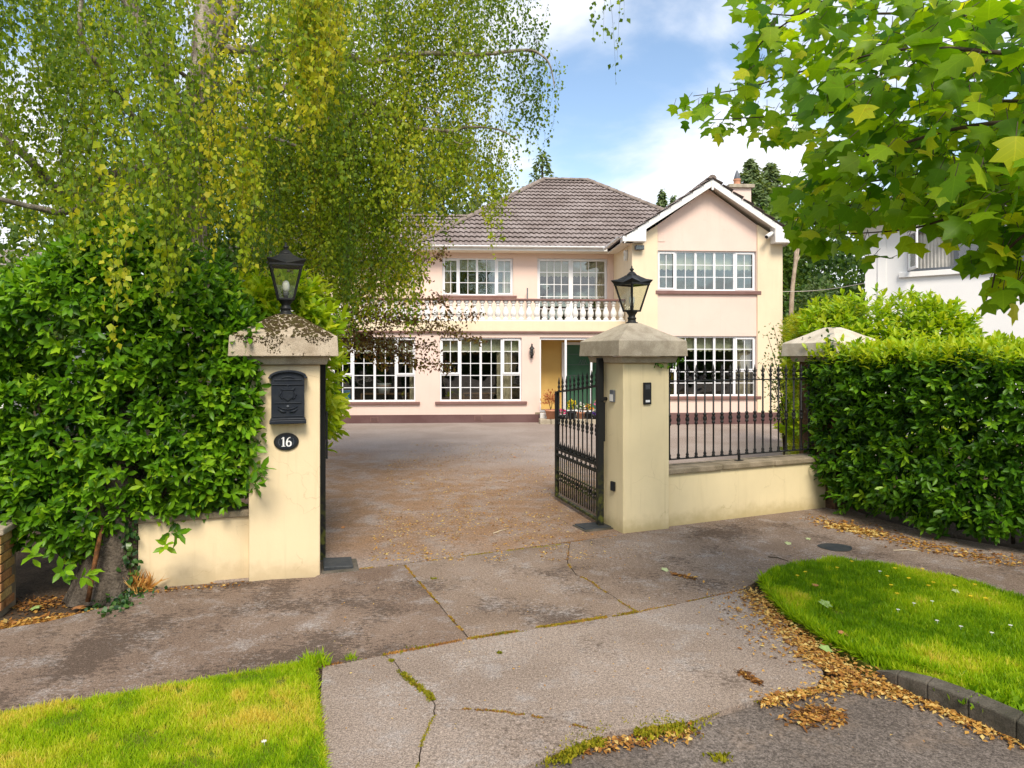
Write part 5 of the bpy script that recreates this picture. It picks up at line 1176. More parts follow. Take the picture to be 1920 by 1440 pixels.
    foliage(root, np.concatenate(P), np.concatenate(D), np.concatenate(N), np.concatenate(S), np.concatenate(Ti), 'birch', SH_BIRCH, L_BIRCH, 300)
birch()

# ------------------------------------------------------------------ copper plum before the house
def plum():
    root = empty('plum_tree', at(548, 790, 13.0) * 1, 0, 'bronze leaved plum tree reaching across the left front of the house', 'tree'); root.location.z = 0
    Y = 12.8; o = at(575, 640, Y)
    twigs_from(root, [([Vector(root.location), at(556, 720, 13), o], .07, .05)], MT['bark_dark'], 'trunk', 8)
    ends = [(835, 470, 12.6), (800, 520, 12.4), (838, 560, 12.5), (900, 590, 12.2), (905, 640, 12.2), (845, 690, 12.3), (795, 690, 12.4), (740, 650, 12.6), (690, 635, 12.4), (725, 685, 12.9), (780, 600, 12.0), (760, 520, 13.2), (860, 620, 13.0), (780, 480, 12.9), (820, 650, 12.6), (700, 580, 12.2)]
    segs = []; P = []; S = []
    for i, (x, y, d) in enumerate(ends):
        e = at(x, y, d); midp = o.lerp(e, .5)+Vector((0, 0, RNG.uniform(.1, .35))); pth = [o, midp, e]; segs.append((pth, .011, .003)); sp = np.array([list(v) for v in smooth_path(pth, 8)])
        k = 340; f = RNG.uniform(.30, 1.0, k)**.8*(len(sp)-1.001); b = f.astype(int); q = sp[b]*(1-(f-b))[:, None]+sp[b+1]*(f-b)[:, None]
        w = .20*(1.15-.8*f/(len(sp)-1))[:, None]; P.append(q+RNG.normal(0, 1, (k, 3))*w*np.array([.9, .9, .8]))
    twigs_from(root, segs, MT['bark_dark'], 'branch', 5); P = np.concatenate(P); n = len(P)
    foliage(root, P, RNG.normal(0, .7, (n, 3))+np.array([.2, 0, -.5]), RNG.normal(0, 1, (n, 3))+np.array([0, -.3, .6]), .075*RNG.uniform(.6, 1.2, n), RNG.uniform(0, 1, n)**1.1, 'oval', SH_OVAL, L_PLUM)
plum()

# ------------------------------------------------------------------ tulip tree on the right
def inpoly(x, y, poly_):
    r = False; j = len(poly_)-1
    for i in range(len(poly_)):
        xi, yi = poly_[i]; xj, yj = poly_[j]
        if (yi > y) != (yj > y) and x < (xj-xi)*(y-yi)/(yj-yi)+xi: r = not r
        j = i
    return r
def tulip():
    root = empty('tulip_tree', (4.6, 3.6, 0), 0, 'tulip tree with large lobed leaves hanging into the upper right', 'tree')
    mask = [(1375, -80), (1385, 25), (1420, 40), (1395, 110), (1400, 150), (1340, 170), (1278, 185), (1300, 235), (1350, 255), (1440, 262), (1520, 270), (1500, 300), (1525, 320), (1455, 350), (1465, 370), (1490, 385), (1470, 410), (1490, 430), (1560, 435), (1640, 430), (1690, 415), (1740, 415), (1800, 420), (1845, 450), (1880, 510), (1870, 545), (1935, 560), (2100, 560), (2700, 640), (2700, -400), (1375, -400)]
    br = [([(2150, 60, 3.6), (1920, 40, 3.7), (1700, 25, 4.2), (1500, 30, 4.9), (1400, 20, 5.4)], 5), ([(2150, 150, 3.6), (1920, 120, 3.8), (1700, 110, 4.3), (1520, 130, 5.0), (1400, 165, 5.6), (1300, 180, 6.0)], 5),
          ([(2150, 220, 3.5), (1900, 190, 3.5), (1700, 200, 4.2), (1500, 215, 5.0), (1330, 225, 5.6)], 5), ([(2150, 250, 3.3), (1920, 285, 3.6), (1790, 325, 3.9), (1710, 365, 4.2), (1640, 398, 4.5), (1560, 415, 5.0), (1490, 400, 5.4)], 6),
          ([(2150, 330, 3.2), (1920, 350, 3.4), (1800, 400, 3.8), (1700, 430, 4.2), (1560, 440, 4.9)], 5), ([(2150, 380, 3.0), (1960, 420, 3.1), (1880, 480, 3.3), (1860, 540, 3.5)], 4),
          ([(2100, 100, 3.0), (1900, 100, 2.9), (1760, 90, 3.1), (1640, 100, 3.5), (1560, 130, 3.9)], 5), ([(2100, 260, 2.9), (1930, 230, 2.9), (1800, 240, 3.2), (1690, 270, 3.6), (1600, 300, 4.1), (1530, 330, 4.6)], 5),
          ([(2100, -40, 3.3), (1850, -30, 3.3), (1600, -20, 3.8), (1450, 60, 4.6), (1405, 110, 5.0)], 4), ([(2100, 330, 3.8), (1850, 300, 4.0), (1700, 330, 4.5), (1560, 350, 5.2), (1480, 360, 5.6)], 4)]
    tw = []; P = []; D = []
    fork = Vector((4.5, 3.6, 2.6))
    twigs_from(root, [([Vector((4.6, 3.6, 0)), Vector((4.58, 3.6, 1.4)), fork, Vector((4.4, 3.5, 4.2)), Vector((4.3, 3.4, 6.0))], .17, .07)], MT['bark_dark'], 'trunk', 10)
    for pts, dens in br:
        pp = [at(*q) for q in pts]; anchor = Vector((4.45, 3.55, min(5.5, max(2.4, pp[0].z-.2)))); pth = smooth_path([anchor]+pp, 5)
        tw.append(([anchor]+pp, .015, .003)); arr = np.array([list(v) for v in pth])
        for _ in range(225):
            f = RNG.uniform(.12, 1.0)*(len(arr)-1.001); b = int(f); c = arr[b]*(1-(f-b))+arr[b+1]*(f-b); tp = f/(len(arr)-1)
            q = c+RNG.normal(0, 1, 3)*np.array([.27, .27, .25])*(1.3-.85*tp); x = q[0]/q[1]*1265+960; y = 668-(q[2]-2)/q[1]*1265
            if not inpoly(x, y, mask): continue
            P.append(q); D.append((q-c)*1.3+np.array([-.35, -.15, -.55])*.6+RNG.normal(0, .35, 3))
    # single leaves and lower hanging clusters that draw the outline
    for x, y, d, k in ((1285, 178, 5.9, 2), (1310, 205, 5.7, 4), (1325, 222, 5.6, 4), (1365, 235, 5.4, 5), (1440, 245, 5.2, 5), (1470, 255, 5.0, 4), (1395, 135, 5.2, 3), (1410, 115, 5.2, 3), (1480, 345, 5.2, 5), (1500, 440, 4.8, 5), (1540, 440, 4.6, 6), (1600, 445, 4.4, 6), (1660, 450, 4.2, 4), (1700, 440, 4.0, 3), (1745, 440, 4.0, 2), (1860, 500, 3.7, 4), (1870, 545, 3.6, 4), (1905, 545, 3.4, 5), (1890, 500, 3.5, 5), (1830, 470, 3.7, 5), (1900, 440, 3.4, 6)):
        for _ in range(k): P.append(np.array(at(x, y, d))+RNG.normal(0, .06, 3)); D.append(np.array([-.3, -.2, -.7])+RNG.normal(0, .35, 3))
    P = np.array(P); D = np.array(D); n = len(P)
    N = RNG.normal(0, .42, (n, 3))+np.array([-.10, -.55, .75]); S = RNG.uniform(.085, .155, n); T = np.clip(RNG.normal(.38, .2, n)+(RNG.uniform(0, 1, n) > .88)*.4, 0, 1)
    twigs_from(root, tw, MT['twig'], 'branch', 6)
    m = MB(); base = Vector(root.location)
    for i in range(n):
        a = Vector(P[i])-base; m.tube([a, a-Vector(D[i]).normalized()*.04+Vector((.015, .01, .025))], [.0022, .0022], 3, False)
    o = m.build('leaf_stalks', MT['twig'], root); o['kind'] = 'stuff'
    foliage(root, P, D, N, S, T, 'tulip', SH_TULIP, L_TULIP, 300)
tulip()
# ------------------------------------------------------------------ trees behind
def tree(name, label, base, trunk_h, blobs, n, mat, size, tm=.45, shape=None, cat_='tree', group=None, tr=.16, bark=None):
    root = empty(name, base, 0, label, cat_, group); b = Vector(base); P = []; T = []
    tot = sum(r[0]*r[1]+r[0]*r[2] for _, r in blobs)
    for c, r in blobs:
        k = int(n*(r[0]*r[1]+r[0]*r[2])/tot); d = nrm(RNG.normal(0, 1, (k, 3))); rr_ = RNG.uniform(.55, 1.0, (k, 1))**.6
        sc = (1+.28*n3(d, 2.2, c[0])+.14*n3(d, 5., c[1]))[:, None]; P.append(np.array(c)+d*np.array(r)*rr_*sc); T.append(RNG.normal(tm, .2)+.0*d[:, 2]+RNG.normal(0, .16, k))
    P = np.concatenate(P); T = np.concatenate(T); P = P+np.array(b); k = len(P)
    foliage(root, P, RNG.normal(0, 1, (k, 3))+np.array([0, 0, -.4]), RNG.normal(0, .8, (k, 3))+np.array([0, -.2, .8]), size*RNG.uniform(.6, 1.25, k), T, 'clump', shape or SH_CLUMP, mat, 0, 'crown')
    top = max(c[2] for c, r in blobs); segs = [([b, b+Vector((.05, 0, trunk_h)), b+Vector((0, .1, top))], tr, tr*.3)]
    twigs_from(root, segs, bark or MT['bark_dark'], 'trunk', 8)
    twigs_from(root, [([b+Vector((0, 0, trunk_h*random.uniform(.7, 1.1))), b+Vector(c)*.6+Vector((0, 0, trunk_h*.3)), b+Vector(c)] , tr*.4, tr*.1) for c, r in blobs], bark or MT['bark_dark'], 'branch', 5)
    return root
def conifer(name, label, base, h, r, n, mat, size, group=None, zlo=.12, droop=-.25):
    root = empty(name, base, 0, label, 'tree', group); t = RNG.uniform(0, 1, n)**.75; z = h*(zlo+(1-zlo)*(1-t)); tier = np.floor(z/h*22); th = RNG.uniform(0, 2*PI, n)
    lump = 1+.35*np.sin(tier*2.7+np.floor(th*2.4)*1.9); rad = r*(1-(z/h))**.85*lump*RNG.uniform(.25, 1, n)**.5
    P = np.stack([rad*np.cos(th), rad*np.sin(th), z+rad*droop+RNG.normal(0, .05, n)*size*6], 1)+np.array(base)
    D = np.stack([np.cos(th), np.sin(th), droop+0*th], 1)+RNG.normal(0, .3, (n, 3))
    foliage(root, P, D, np.array([0, 0, 1.])+RNG.normal(0, .35, (n, 3)), size*RNG.uniform(.6, 1.3, n), RNG.normal(.55, .22, n), 'thin2', SH_CLUMP, mat, 0, 'crown')
    twigs_from(root, [([Vector(base), Vector(base)+Vector((0, 0, h*.5)), Vector(base)+Vector((0, 0, h*.98))], r*.07, r*.01)], MT['bark_dark'], 'trunk', 7)
    return root
def gx(px, Y): return ((px-960)/1265*Y, Y, 0)
def zz(py, Y): return 2+(668-py)/1265*Y
tree('broadleaf_tree', 'tall bright green tree behind the left end of the house roof', gx(830, 31), 5, [((.5, 0, 9.0), (2.8, 2.5, 3.0)), ((-2.2, .5, 8.3), (2.6, 2.4, 2.9)), ((1.6, 0, 7.0), (2.2, 2, 2.4)), ((-.5, -.5, 6.0), (3.4, 2.4, 2.4)), ((-.6, 0, 11.0), (2.0, 2, 1.8))], 9000, L_PALE, .26, .38)
tree('broadleaf_tree', 'dark green tree filling the gap behind the birch trunk', gx(470, 27), 4, [((0, 0, 7.5), (4, 3, 4)), ((-4, 0, 6.5), (3.5, 3, 4)), ((3.2, 0, 6.0), (3, 2.5, 3.6)), ((0, -1, 3.5), (5, 2.5, 3))], 9000, L_DARK, .27, .62)
tree('broadleaf_tree', 'tall dark tree right behind the pale birch trunk', gx(385, 22), 4, [((0, 0, 7.4), (2.2, 2, 3.0)), ((-1.8, 0, 6.0), (1.9, 2, 2.8)), ((1.6, 0, 5.6), (1.8, 1.6, 2.8)), ((.2, -.3, 3.4), (2.6, 1.6, 2.2))], 7000, L_DARK, .22, .68)
tree('broadleaf_tree', 'green tree behind the hedge at the far left', gx(110, 17), 3, [((0, 0, 4.6), (2.2, 2, 2.2)), ((-1.6, .3, 4.0), (1.9, 2, 2.0)), ((1.7, 0, 3.6), (1.9, 1.6, 2.3)), ((.3, -.3, 2.3), (2.6, 1.6, 1.8))], 6500, L_DARK, .19, .72)
GC = 'conifers behind the house'
conifer('conifer', 'tall dark conifer standing behind the chimney', gx(1408, 44), zz(300, 44), 6.2, 15000, L_CONIFER, .28, GC)
conifer('conifer', 'pointed conifer second from the chimney', gx(1444, 46), zz(305, 46), 6.4, 15000, L_CONIFER, .28, GC)
conifer('conifer', 'conifer top between the roof ridge and the gable', gx(1241, 44), zz(358, 44), 2.4, 5000, L_CONIFER, .24, GC, .3)
conifer('conifer', 'small conifer tip just left of the gable slope', gx(1262, 47), zz(368, 47), 2.0, 4000, L_CONIFER, .22, GC, .4)
conifer('cedar', 'grey green cedar tip showing above the left end of the roof ridge', gx(1017, 40), zz(285, 40), 4.6, 1500, L_CONIFER, .24, None, .55, -.10)
tree('broadleaf_tree', 'mixed green tree right of the conifers behind the gable end', gx(1492, 40), 4, [((0, 0, 9.2), (2.6, 2, 2.8)), ((-2.0, 0, 8.6), (2.2, 2, 2.4)), ((2.4, 0, 9.4), (2.6, 2, 2.6)), ((-1.6, 0, 7.2), (2.2, 2, 2.6)), ((1.4, 0, 6.2), (2.4, 2, 2.6)), ((0, 0, 4), (3, 2, 3))], 6500, L_DARK, .30, .75)
tree('broadleaf_tree', 'dark shady tree left of the white house', gx(1590, 33), 3, [((0, 0, 5.5), (2.2, 2, 2.3)), ((1.6, 0, 4.4), (2.0, 2, 2.3)), ((-1.2, 0, 3.6), (2.2, 2, 2.4)), ((0, 0, 2), (3.4, 2, 2.0))], 6500, L_DARK, .26, .35)
tree('small_tree', 'pale leaved small tree between the two houses', gx(1536, 26), 1.5, [((0, 0, 3.6), (.9, .8, 1.5)), ((.3, 0, 2.3), (1.2, .8, 1.3)), ((-.5, 0, 2.0), (1.0, .8, 1.2))], 2600, L_PALE, .17, .5)
# bare pale trunk
bt = empty('bare_trunk', gx(1478, 24), 0, 'slender pale bare trunk rising between the gable end and the trees', 'tree')
twigs_from(bt, [([Vector(gx(1478, 24)), at(1483, 600, 24), at(1486, 540, 24), at(1492, 480, 24), at(1490, 400, 24)], .10, .05), ([at(1490, 510, 24), at(1497, 470, 24), at(1500, 420, 24)], .05, .02), ([at(1492, 495, 24), at(1503, 475, 24)], .03, .01)], surf('pale_trunk', (.50, .40, .30), (.36, .28, .2), 6, .9, .1, bump=.3), 'limb', 8)
cb = empty('overhead_cable', at(1460, 545, 22), 0, 'thin grey cable crossing between the house and the white house', 'cable')
m = MB(); a, b = at(1440, 546, 22), at(1640, 527, 19); m.tube([a.lerp(b, i/8)-Vector((0, 0, .12*math.sin(PI*i/8)))-Vector(cb.location) for i in range(9)], .012, 5); m.build('wire', MT['soffit'], cb)
# sparse shrub near the far pillar
def sparse():
    root = empty('sparse_shrub', gx(1452, 11.4), 0, 'thin sparse shrub left of the golden hedge before the house wall', 'shrub'); segs = []; P = []
    for x, y in ((1438, 625), (1450, 610), (1460, 640), (1445, 670), (1464, 690), (1456, 730), (1436, 690)):
        e = at(x, y, 11.4); b = Vector(gx(1470, 11.6))+Vector((0, 0, .3)); segs.append(([b, b.lerp(e, .6)+Vector((.1, 0, 0)), e], .012, .004))
        f = RNG.uniform(.45, 1.05, (46, 1)); P.append(np.array(b)*(1-f)+np.array(e)*f+RNG.normal(0, .07, (46, 3)))
    twigs_from(root, segs, MT['twig'], 'branch', 4); P = np.concatenate(P); n = len(P)
    foliage(root, P, RNG.normal(0, 1, (n, 3)), RNG.normal(0, 1, (n, 3)), RNG.uniform(.04, .08, n), RNG.uniform(.1, .7, n), 'oval', SH_OVAL, L_PALE)
sparse()
# pale house on the far left
nh = empty('far_house', at(-60, 620, 24), R(8), 'pale house glimpsed at the left edge behind the hedge', 'house'); nh.location.z = 0
m = MB(); wall_holes(m, -8, 1.2, 0, 5.2, 0, .3, [(-.6, .8, 3.4, 4.6)]); m.box((.9, .31, 0), (1.2, 8, 5.2)); m.build('wall', wht, nh)
m = MB(); m.box((-.6, .08, 3.4), (.8, .14, 3.47)); m.box((-.6, .08, 4.53), (.8, .14, 4.6)); m.box((.05, .08, 3.47), (.12, .14, 4.53)); m.box((-.6, .08, 3.47), (-.53, .14, 4.53)); m.box((.73, .08, 3.47), (.8, .14, 4.53)); w2 = m.build('window', MT['white'], nh); pane(w2, -.53, .05, 3.47, 4.53, .11); pane(w2, .12, .73, 3.47, 4.53, .11)
m = MB(); m.quad((-8.3, -.4, 5.1), (1.6, -.4, 5.1), (1.6, 4, 6.4), (-8.3, 4, 6.4)); m.quad((1.6, 8.4, 5.1), (-8.3, 8.4, 5.1), (-8.3, 4, 6.4), (1.6, 4, 6.4)); m.build('roof', MT['tile'], nh); m = MB(); m.box((-8, 2.5, 0), (.9, 2.6, 5)); m.build('room_wall', MT['room'], nh)
# trees across the road, behind the camera: they are what the windows mirror
GB = 'trees across the road behind the viewpoint'
for i, (x, y, s) in enumerate(((-9, -22, .85), (-1.5, -24, .95), (6, -23, .88), (13, -21, .85), (-17, -21, .85), (20, -20, .85))):
    tree('street_tree', 'broad green street tree across the road, out of the picture', (x, y, 0), 3, [((0, 0, 5.2*s), (3.2*s, 3, 2.6*s)), ((-2, 0, 4*s), (2.4, 2, 2.2*s)), ((2.2, 0, 3.6*s), (2.6, 2, 2.4*s)), ((0, 0, 1.6), (4.6, 1.8, 2.4)), ((3.6, 0, 1.8), (2.6, 1.5, 2.4))], 7500, L_DARK, .6, .55, group=GB)

# ------------------------------------------------------------------ pots by the porch
def pot(u, w, z, r, h, mat, label, plant):
    root = empty('flower_pot', Hw(u, w, z), HA, label, 'plant pot', 'pots on the porch steps')
    m = MB(); m.lathe([(r*.68, 0), (r*.92, h*.8), (r*1.05, h*.80), (r*1.08, h), (r*.95, h), (r*.9, h*.9)], n=16); m.build('pot', mat, root)
    m = MB(); m.lathe([(r*.92, h*.9), (.01, h*.93)], n=12); m.build('compost', MT['soil'], root)
    lm, col, hh, spread, n, fl = plant; k = n
    d = nrm(RNG.normal(0, 1, (k, 3))); d[:, 2] = np.abs(d[:, 2]); P = np.array([0, 0, h+hh*.25])+d*np.array([spread, spread, hh*.75])*RNG.uniform(.3, 1, (k, 1))
    me = leafmesh('leaves', P, d+RNG.normal(0, .4, (k, 3)), RNG.normal(0, .6, (k, 3))+np.array([0, -.3, .8]), .05*RNG.uniform(.7, 1.5, k), RNG.uniform(0, 1, k), SH_OVAL, lm); o = link('leaves', me, None, root); o['kind'] = 'stuff'
    m = MB()
    for q in range(6): m.tube([(0, 0, h*.9), (spread*.25*math.cos(q), spread*.25*math.sin(q), h+hh*.4), (spread*.6*math.cos(q), spread*.6*math.sin(q), h+hh*.75)], [.006, .004, .002], 4)
    m.build('stems', MT['twig'], root)
    if fl:
        k = 46; d = nrm(RNG.normal(0, 1, (k, 3))); d[:, 2] = np.abs(d[:, 2]); d[:, 1] = -np.abs(d[:, 1]); P = np.array([0, 0, h+hh*.25])+d*np.array([spread, spread, hh*.75])*1.05
        fm = bpy.data.materials.get('petal_'+fl[0]) or surf('petal_'+fl[0], fl[1], None, 4, .8, .1, fine=.05, bump=0)
        o = link('flowers', leafmesh('flowers', P-d*.03, d+RNG.normal(0, .3, (k, 3)), RNG.normal(0, 1, (k, 3)), .06*RNG.uniform(.8, 1.2, k), np.ones(k)*.5, SH_CLUMP, fm), None, root); o['kind'] = 'stuff'
yl, pk, wh_, mg, pu = ('yellow', (.85, .62, .02)), ('pink', (.80, .22, .45)), ('white', (.82, .78, .75)), ('magenta', (.72, .03, .22)), ('purple', (.16, .07, .40))
dk = surf('dark_pot', (.03, .03, .035), None, 5, .6); rd = surf('red_pot', (.45, .07, .04), None, 5, .6)
pot(1.13, -.40, .14, .17, .28, MT['terracotta'], 'terracotta pot with a red leaved acer on the porch step', (L_ACER, None, .62, .30, 520, None))
pot(1.46, -.50, .14, .11, .12, dk, 'low dark pot with magenta flowers behind the gate end', (L_LAUREL, None, .16, .12, 90, mg))
pot(1.76, -.40, .14, .14, .22, dk, 'dark pot with yellow flowers and a tall green shoot', (L_LAUREL, None, .34, .15, 150, yl))
pot(2.02, -.42, .14, .13, .20, MT['terracotta'], 'pot of white flowers between the yellow ones on the steps', (L_LAUREL, None, .26, .15, 130, wh_))
pot(2.26, -.40, .14, .13, .19, dk, 'dark pot with orange yellow flowers nearer the door', (L_LAUREL, None, .24, .14, 120, ('orange', (.85, .35, .03))))
pot(2.44, -.52, .14, .09, .10, dk, 'small pot of purple flowers at the front of the step', (L_LAUREL, None, .12, .10, 70, pu))
pot(2.60, -.38, .14, .15, .24, rd, 'red pot with tall pink flowers at the right of the steps', (L_LAUREL, None, .40, .17, 180, pk))

# ------------------------------------------------------------------ grass, leaves, moss, small litter
def scatter_poly(pp, n):
    pp = [(p[0], p[1]) for p in pp]; xs = [p[0] for p in pp]; ys = [p[1] for p in pp]; out = []
    while len(out) < n:
        X = RNG.uniform(min(xs), max(xs), 4000); Y = RNG.uniform(min(ys), max(ys), 4000)
        ins = np.zeros(4000, bool); j = len(pp)-1
        for i in range(len(pp)):
            (xi, yi), (xj, yj) = pp[i], pp[j]
            if yi != yj: ins ^= ((yi > Y) != (yj > Y)) & (X < (xj-xi)*(Y-yi)/(yj-yi)+xi)
            j = i
        out += list(zip(X[ins], Y[ins]))
    return np.array(out[:n])
def grass(pp, n, h0, h1, label, zb=.012, ylw=.0):
    Q = scatter_poly(pp, n); P = np.concatenate([Q, np.full((n, 1), zb)], 1); pn = n3(P, 1.7, 3.); pm = n3(P, 6., 8.)
    D = RNG.normal(0, .38, (n, 3)); D[:, 2] = 1; N = RNG.normal(0, 1, (n, 3)); N[:, 2] = .3
    S = RNG.uniform(h0, h1, n)*(1+.5*pm+.25*pn); T = .38+.95*np.clip(pn+ylw, -.4, .6)+.25*pm+RNG.normal(0, .13, n)
    ok = n3(P, 9., 5.) > -.52; T = T+np.where(n3(P, 9., 5.) < -.25, .3, 0)
    return P[ok], D[ok], N[ok], S[ok], T[ok]
lp = [gl0 + Vector((-1.6, -.70, 0)), gl0, gl, G(587, 1252), G(594, 1300), G(600, 1400), G(607, 1500), Vector((-.93, 2.8, 0)), Vector((-4.2, 2.6, 0))]
n = 2600; E_ = np.array([list(v) for v in (gl0, gl, G(587, 1252), G(600, 1400), G(607, 1500))]); k = RNG.integers(0, 4, n); f = RNG.uniform(0, 1, (n, 1)); fp = E_[k]*(1-f)+E_[k+1]*f+RNG.normal(0, .012, (n, 3)); fp[:, 2] = .008
D = RNG.normal(0, .7, (n, 3)); D[:, 2] = .6; fl_ = (fp, D, RNG.normal(0, 1, (n, 3)), RNG.uniform(.02, .05, n), RNG.normal(.5, .2, n))
go = link('grass', leafmesh('grass', *cat(grass(lp, 95000, .022, .042, '', ylw=.12), fl_), SH_BLADE, L_GRASS), None); tag(go, 'mown yellow green grass of the left verge', 'grass', None, 'stuff')
rp = [G(1428, 1092)] + lawn_back[:7] + [G(2150, 1190), G(2150, 1430), G(1920, 1330, .06), G(1850, 1306, .06), G(1780, 1280, .06), G(1720, 1260, .06), G(1670, 1248, .05), G(1620, 1241, .02), G(1560, 1212), G(1520, 1185), G(1480, 1160), G(1445, 1122)]
gs = grass(rp, 80000, .030, .062, '', ylw=-.26)
# taller fringe along the near edge
ed = [G(1428, 1092), G(1445, 1122), G(1480, 1160), G(1520, 1185), G(1560, 1212), G(1620, 1241), G(1670, 1250), G(1720, 1260), G(1850, 1308), G(1920, 1332)]; n = 5000
k = RNG.integers(0, len(ed)-1, n); f = RNG.uniform(0, 1, (n, 1)); E_ = np.array([list(v) for v in ed]); fp = E_[k]*(1-f)+E_[k+1]*f+np.abs(RNG.normal(0, .05, (n, 1)))*np.array([[.6, .8, 0]]); fp[:, 2] = .012
D = RNG.normal(0, .5, (n, 3))+np.array([-.35, -.35, 1.0]); fr_ = (fp, D, RNG.normal(0, 1, (n, 3)), RNG.uniform(.05, .10, n), RNG.normal(.30, .15, n))
go = link('grass', leafmesh('grass', *cat(gs, fr_), SH_BLADE, L_GRASS), None); tag(go, 'lush green grass of the right verge with yellow flowers', 'grass', None, 'stuff')
Q = scatter_poly(rlawn, 60000)
Q = Q[Q[:, 0] > 3.05][:30000]; n = len(Q); P = np.concatenate([Q, np.full((n, 1), .012)], 1); D = RNG.normal(0, .4, (n, 3)); D[:, 2] = 1
go = link('grass', leafmesh('grass', P, D, RNG.normal(0, 1, (n, 3)), RNG.uniform(.035, .065, n), .3+.6*n3(P, 1.7, 3.)+RNG.normal(0, .13, n), SH_BLADE, L_GRASS), None); tag(go, 'grass of the right verge running on out of the picture', 'grass', None, 'stuff')
# tuft at the corner of the left verge and clover by the kerb
def tuft(c, n, r, h, label, mat=L_GRASS, tm=.3, shape=SH_BLADE, name='grass_tuft'):
    root = empty(name, c, 0, label, 'weed'); P = np.array(c)+RNG.normal(0, r, (n, 3))*np.array([1, .7, 0]); D = RNG.normal(0, .6, (n, 3)); D[:, 2] = np.abs(D[:, 2])+.6
    foliage(root, P, D, RNG.normal(0, 1, (n, 3))+np.array([0, 0, .3]), h*RNG.uniform(.5, 1.2, n), RNG.normal(tm, .15, n), 'blade', shape, mat)
tuft(G(592, 1246), 260, .045, .085, 'tuft of longer grass at the pavement corner of the left verge')
tuft(G(658, 1236), 60, .018, .05, 'tiny grass tuft in the slab joint beside the left verge')
tuft(G(1870, 1318, .05), 260, .10, .05, 'clover like weed patch beside the kerb on the right verge', L_LAUREL_Y, .35, SH_OVAL, 'clover_patch')
tuft(G(1352, 1424, -.03), 70, .03, .03, 'small yellow green weed growing in the road asphalt', L_MOSS, .4, SH_OVAL, 'weed')
tuft(G(938, 1225), 36, .013, .02, 'small moss spot on the large slab near the joint', L_MOSS, .3, SH_OVAL, 'moss_spot'); tuft(G(814, 1086), 36, .015, .02, 'small moss spot on the slab near the drive edge', L_MOSS, .4, SH_OVAL, 'moss_spot')
# moss and debris in the joints
def joint(pp, n, w, h, lo, hi, mat, z=.0, thr=-.10):
    A_ = np.array([list(v) for v in pp]); L = np.linalg.norm(np.diff(A_, axis=0), axis=1); k = RNG.choice(len(L), n, p=L/L.sum()); f = RNG.uniform(0, 1, (n, 1)); P = A_[k]*(1-f)+A_[k+1]*f+RNG.normal(0, w, (n, 3))*np.array([1, 1, 0]); P[:, 2] = z-.001
    keep = (n3(P, 4.5, 6.)+.5*n3(P, 14, 2.) > thr); P = P[keep]; m_ = len(P); D = RNG.normal(0, .7, (m_, 3)); D[:, 2] = np.abs(D[:, 2])+.45
    return P, D, RNG.normal(0, 1, (m_, 3))+np.array([0, 0, .5]), h*RNG.uniform(.5, 1.3, m_), np.clip(RNG.uniform(lo, hi, m_)+.25*n3(P, 4, 2.), 0, 1)
js = [joint([b_, d_], 3400, .009, .013, .1, .95, 0, 0, -.42), joint([k_, b_], 900, .008, .014, .2, .9, 0), joint([k_, G(775, 1216)], 400, .014, .018, .0, .4, 0), joint([k_]+ck1+[x1], 1900, .011, .016, .05, .8, 0, 0, -.25), joint([x1]+ck2, 600, .005, .010, .3, 1, 0),
      joint([a_, b_], 900, .006, .011, .4, 1, 0), joint([G(680, 1066), a_, G(899, 1039), G(1055, 1021)], 1100, .010, .012, .3, 1, 0), joint(crack_r+[d_], 500, .007, .012, .4, 1, 0), joint([d_, G(1260, 1135), G(1340, 1117)], 300, .005, .010, .4, 1, 0),
      joint([G(1040, 1418), G(1100, 1390), G(1160, 1372), G(1230, 1360), G(1290, 1350)], 3600, .045, .024, .0, .9, 0, -.014), joint([G(1290, 1350), G(1420, 1312), G(1530, 1290)], 900, .02, .014, .3, 1, 0, -.01), joint([x1]+ck3, 500, .006, .010, .3, .9, 0), joint([G(585, 1250), G(600, 1340), G(607, 1440)], 700, .010, .014, .3, 1, 0)]
o = link('moss', leafmesh('moss', *cat(*js), SH_OVAL, L_MOSS), None); tag(o, 'yellow green moss and debris in the slab joints and cracks', 'moss', None, 'stuff')
# rusty debris lying in the joints
js = [joint([k_, b_, d_], 3400, .009, .013, .1, .7, 0, 0, -.4), joint([b_, a_], 1100, .006, .012, .1, .6, 0), joint([c_, k_], 300, .006, .012, .0, .5, 0), joint([k_]+ck1+[x1]+ck2, 2200, .007, .011, .0, .55, 0), joint([e_]+crack_r+[d_, G(1260, 1135), G(1340, 1117), f_], 1300, .007, .012, .05, .6, 0), joint([d0, a_, d1], 1100, .008, .012, .1, .7, 0)]
o = link('debris', leafmesh('debris', *cat(*js), SH_OVAL, L_LITTER), None); tag(o, 'rusty brown debris caught in the slab joints and cracks', 'debris', None, 'stuff')
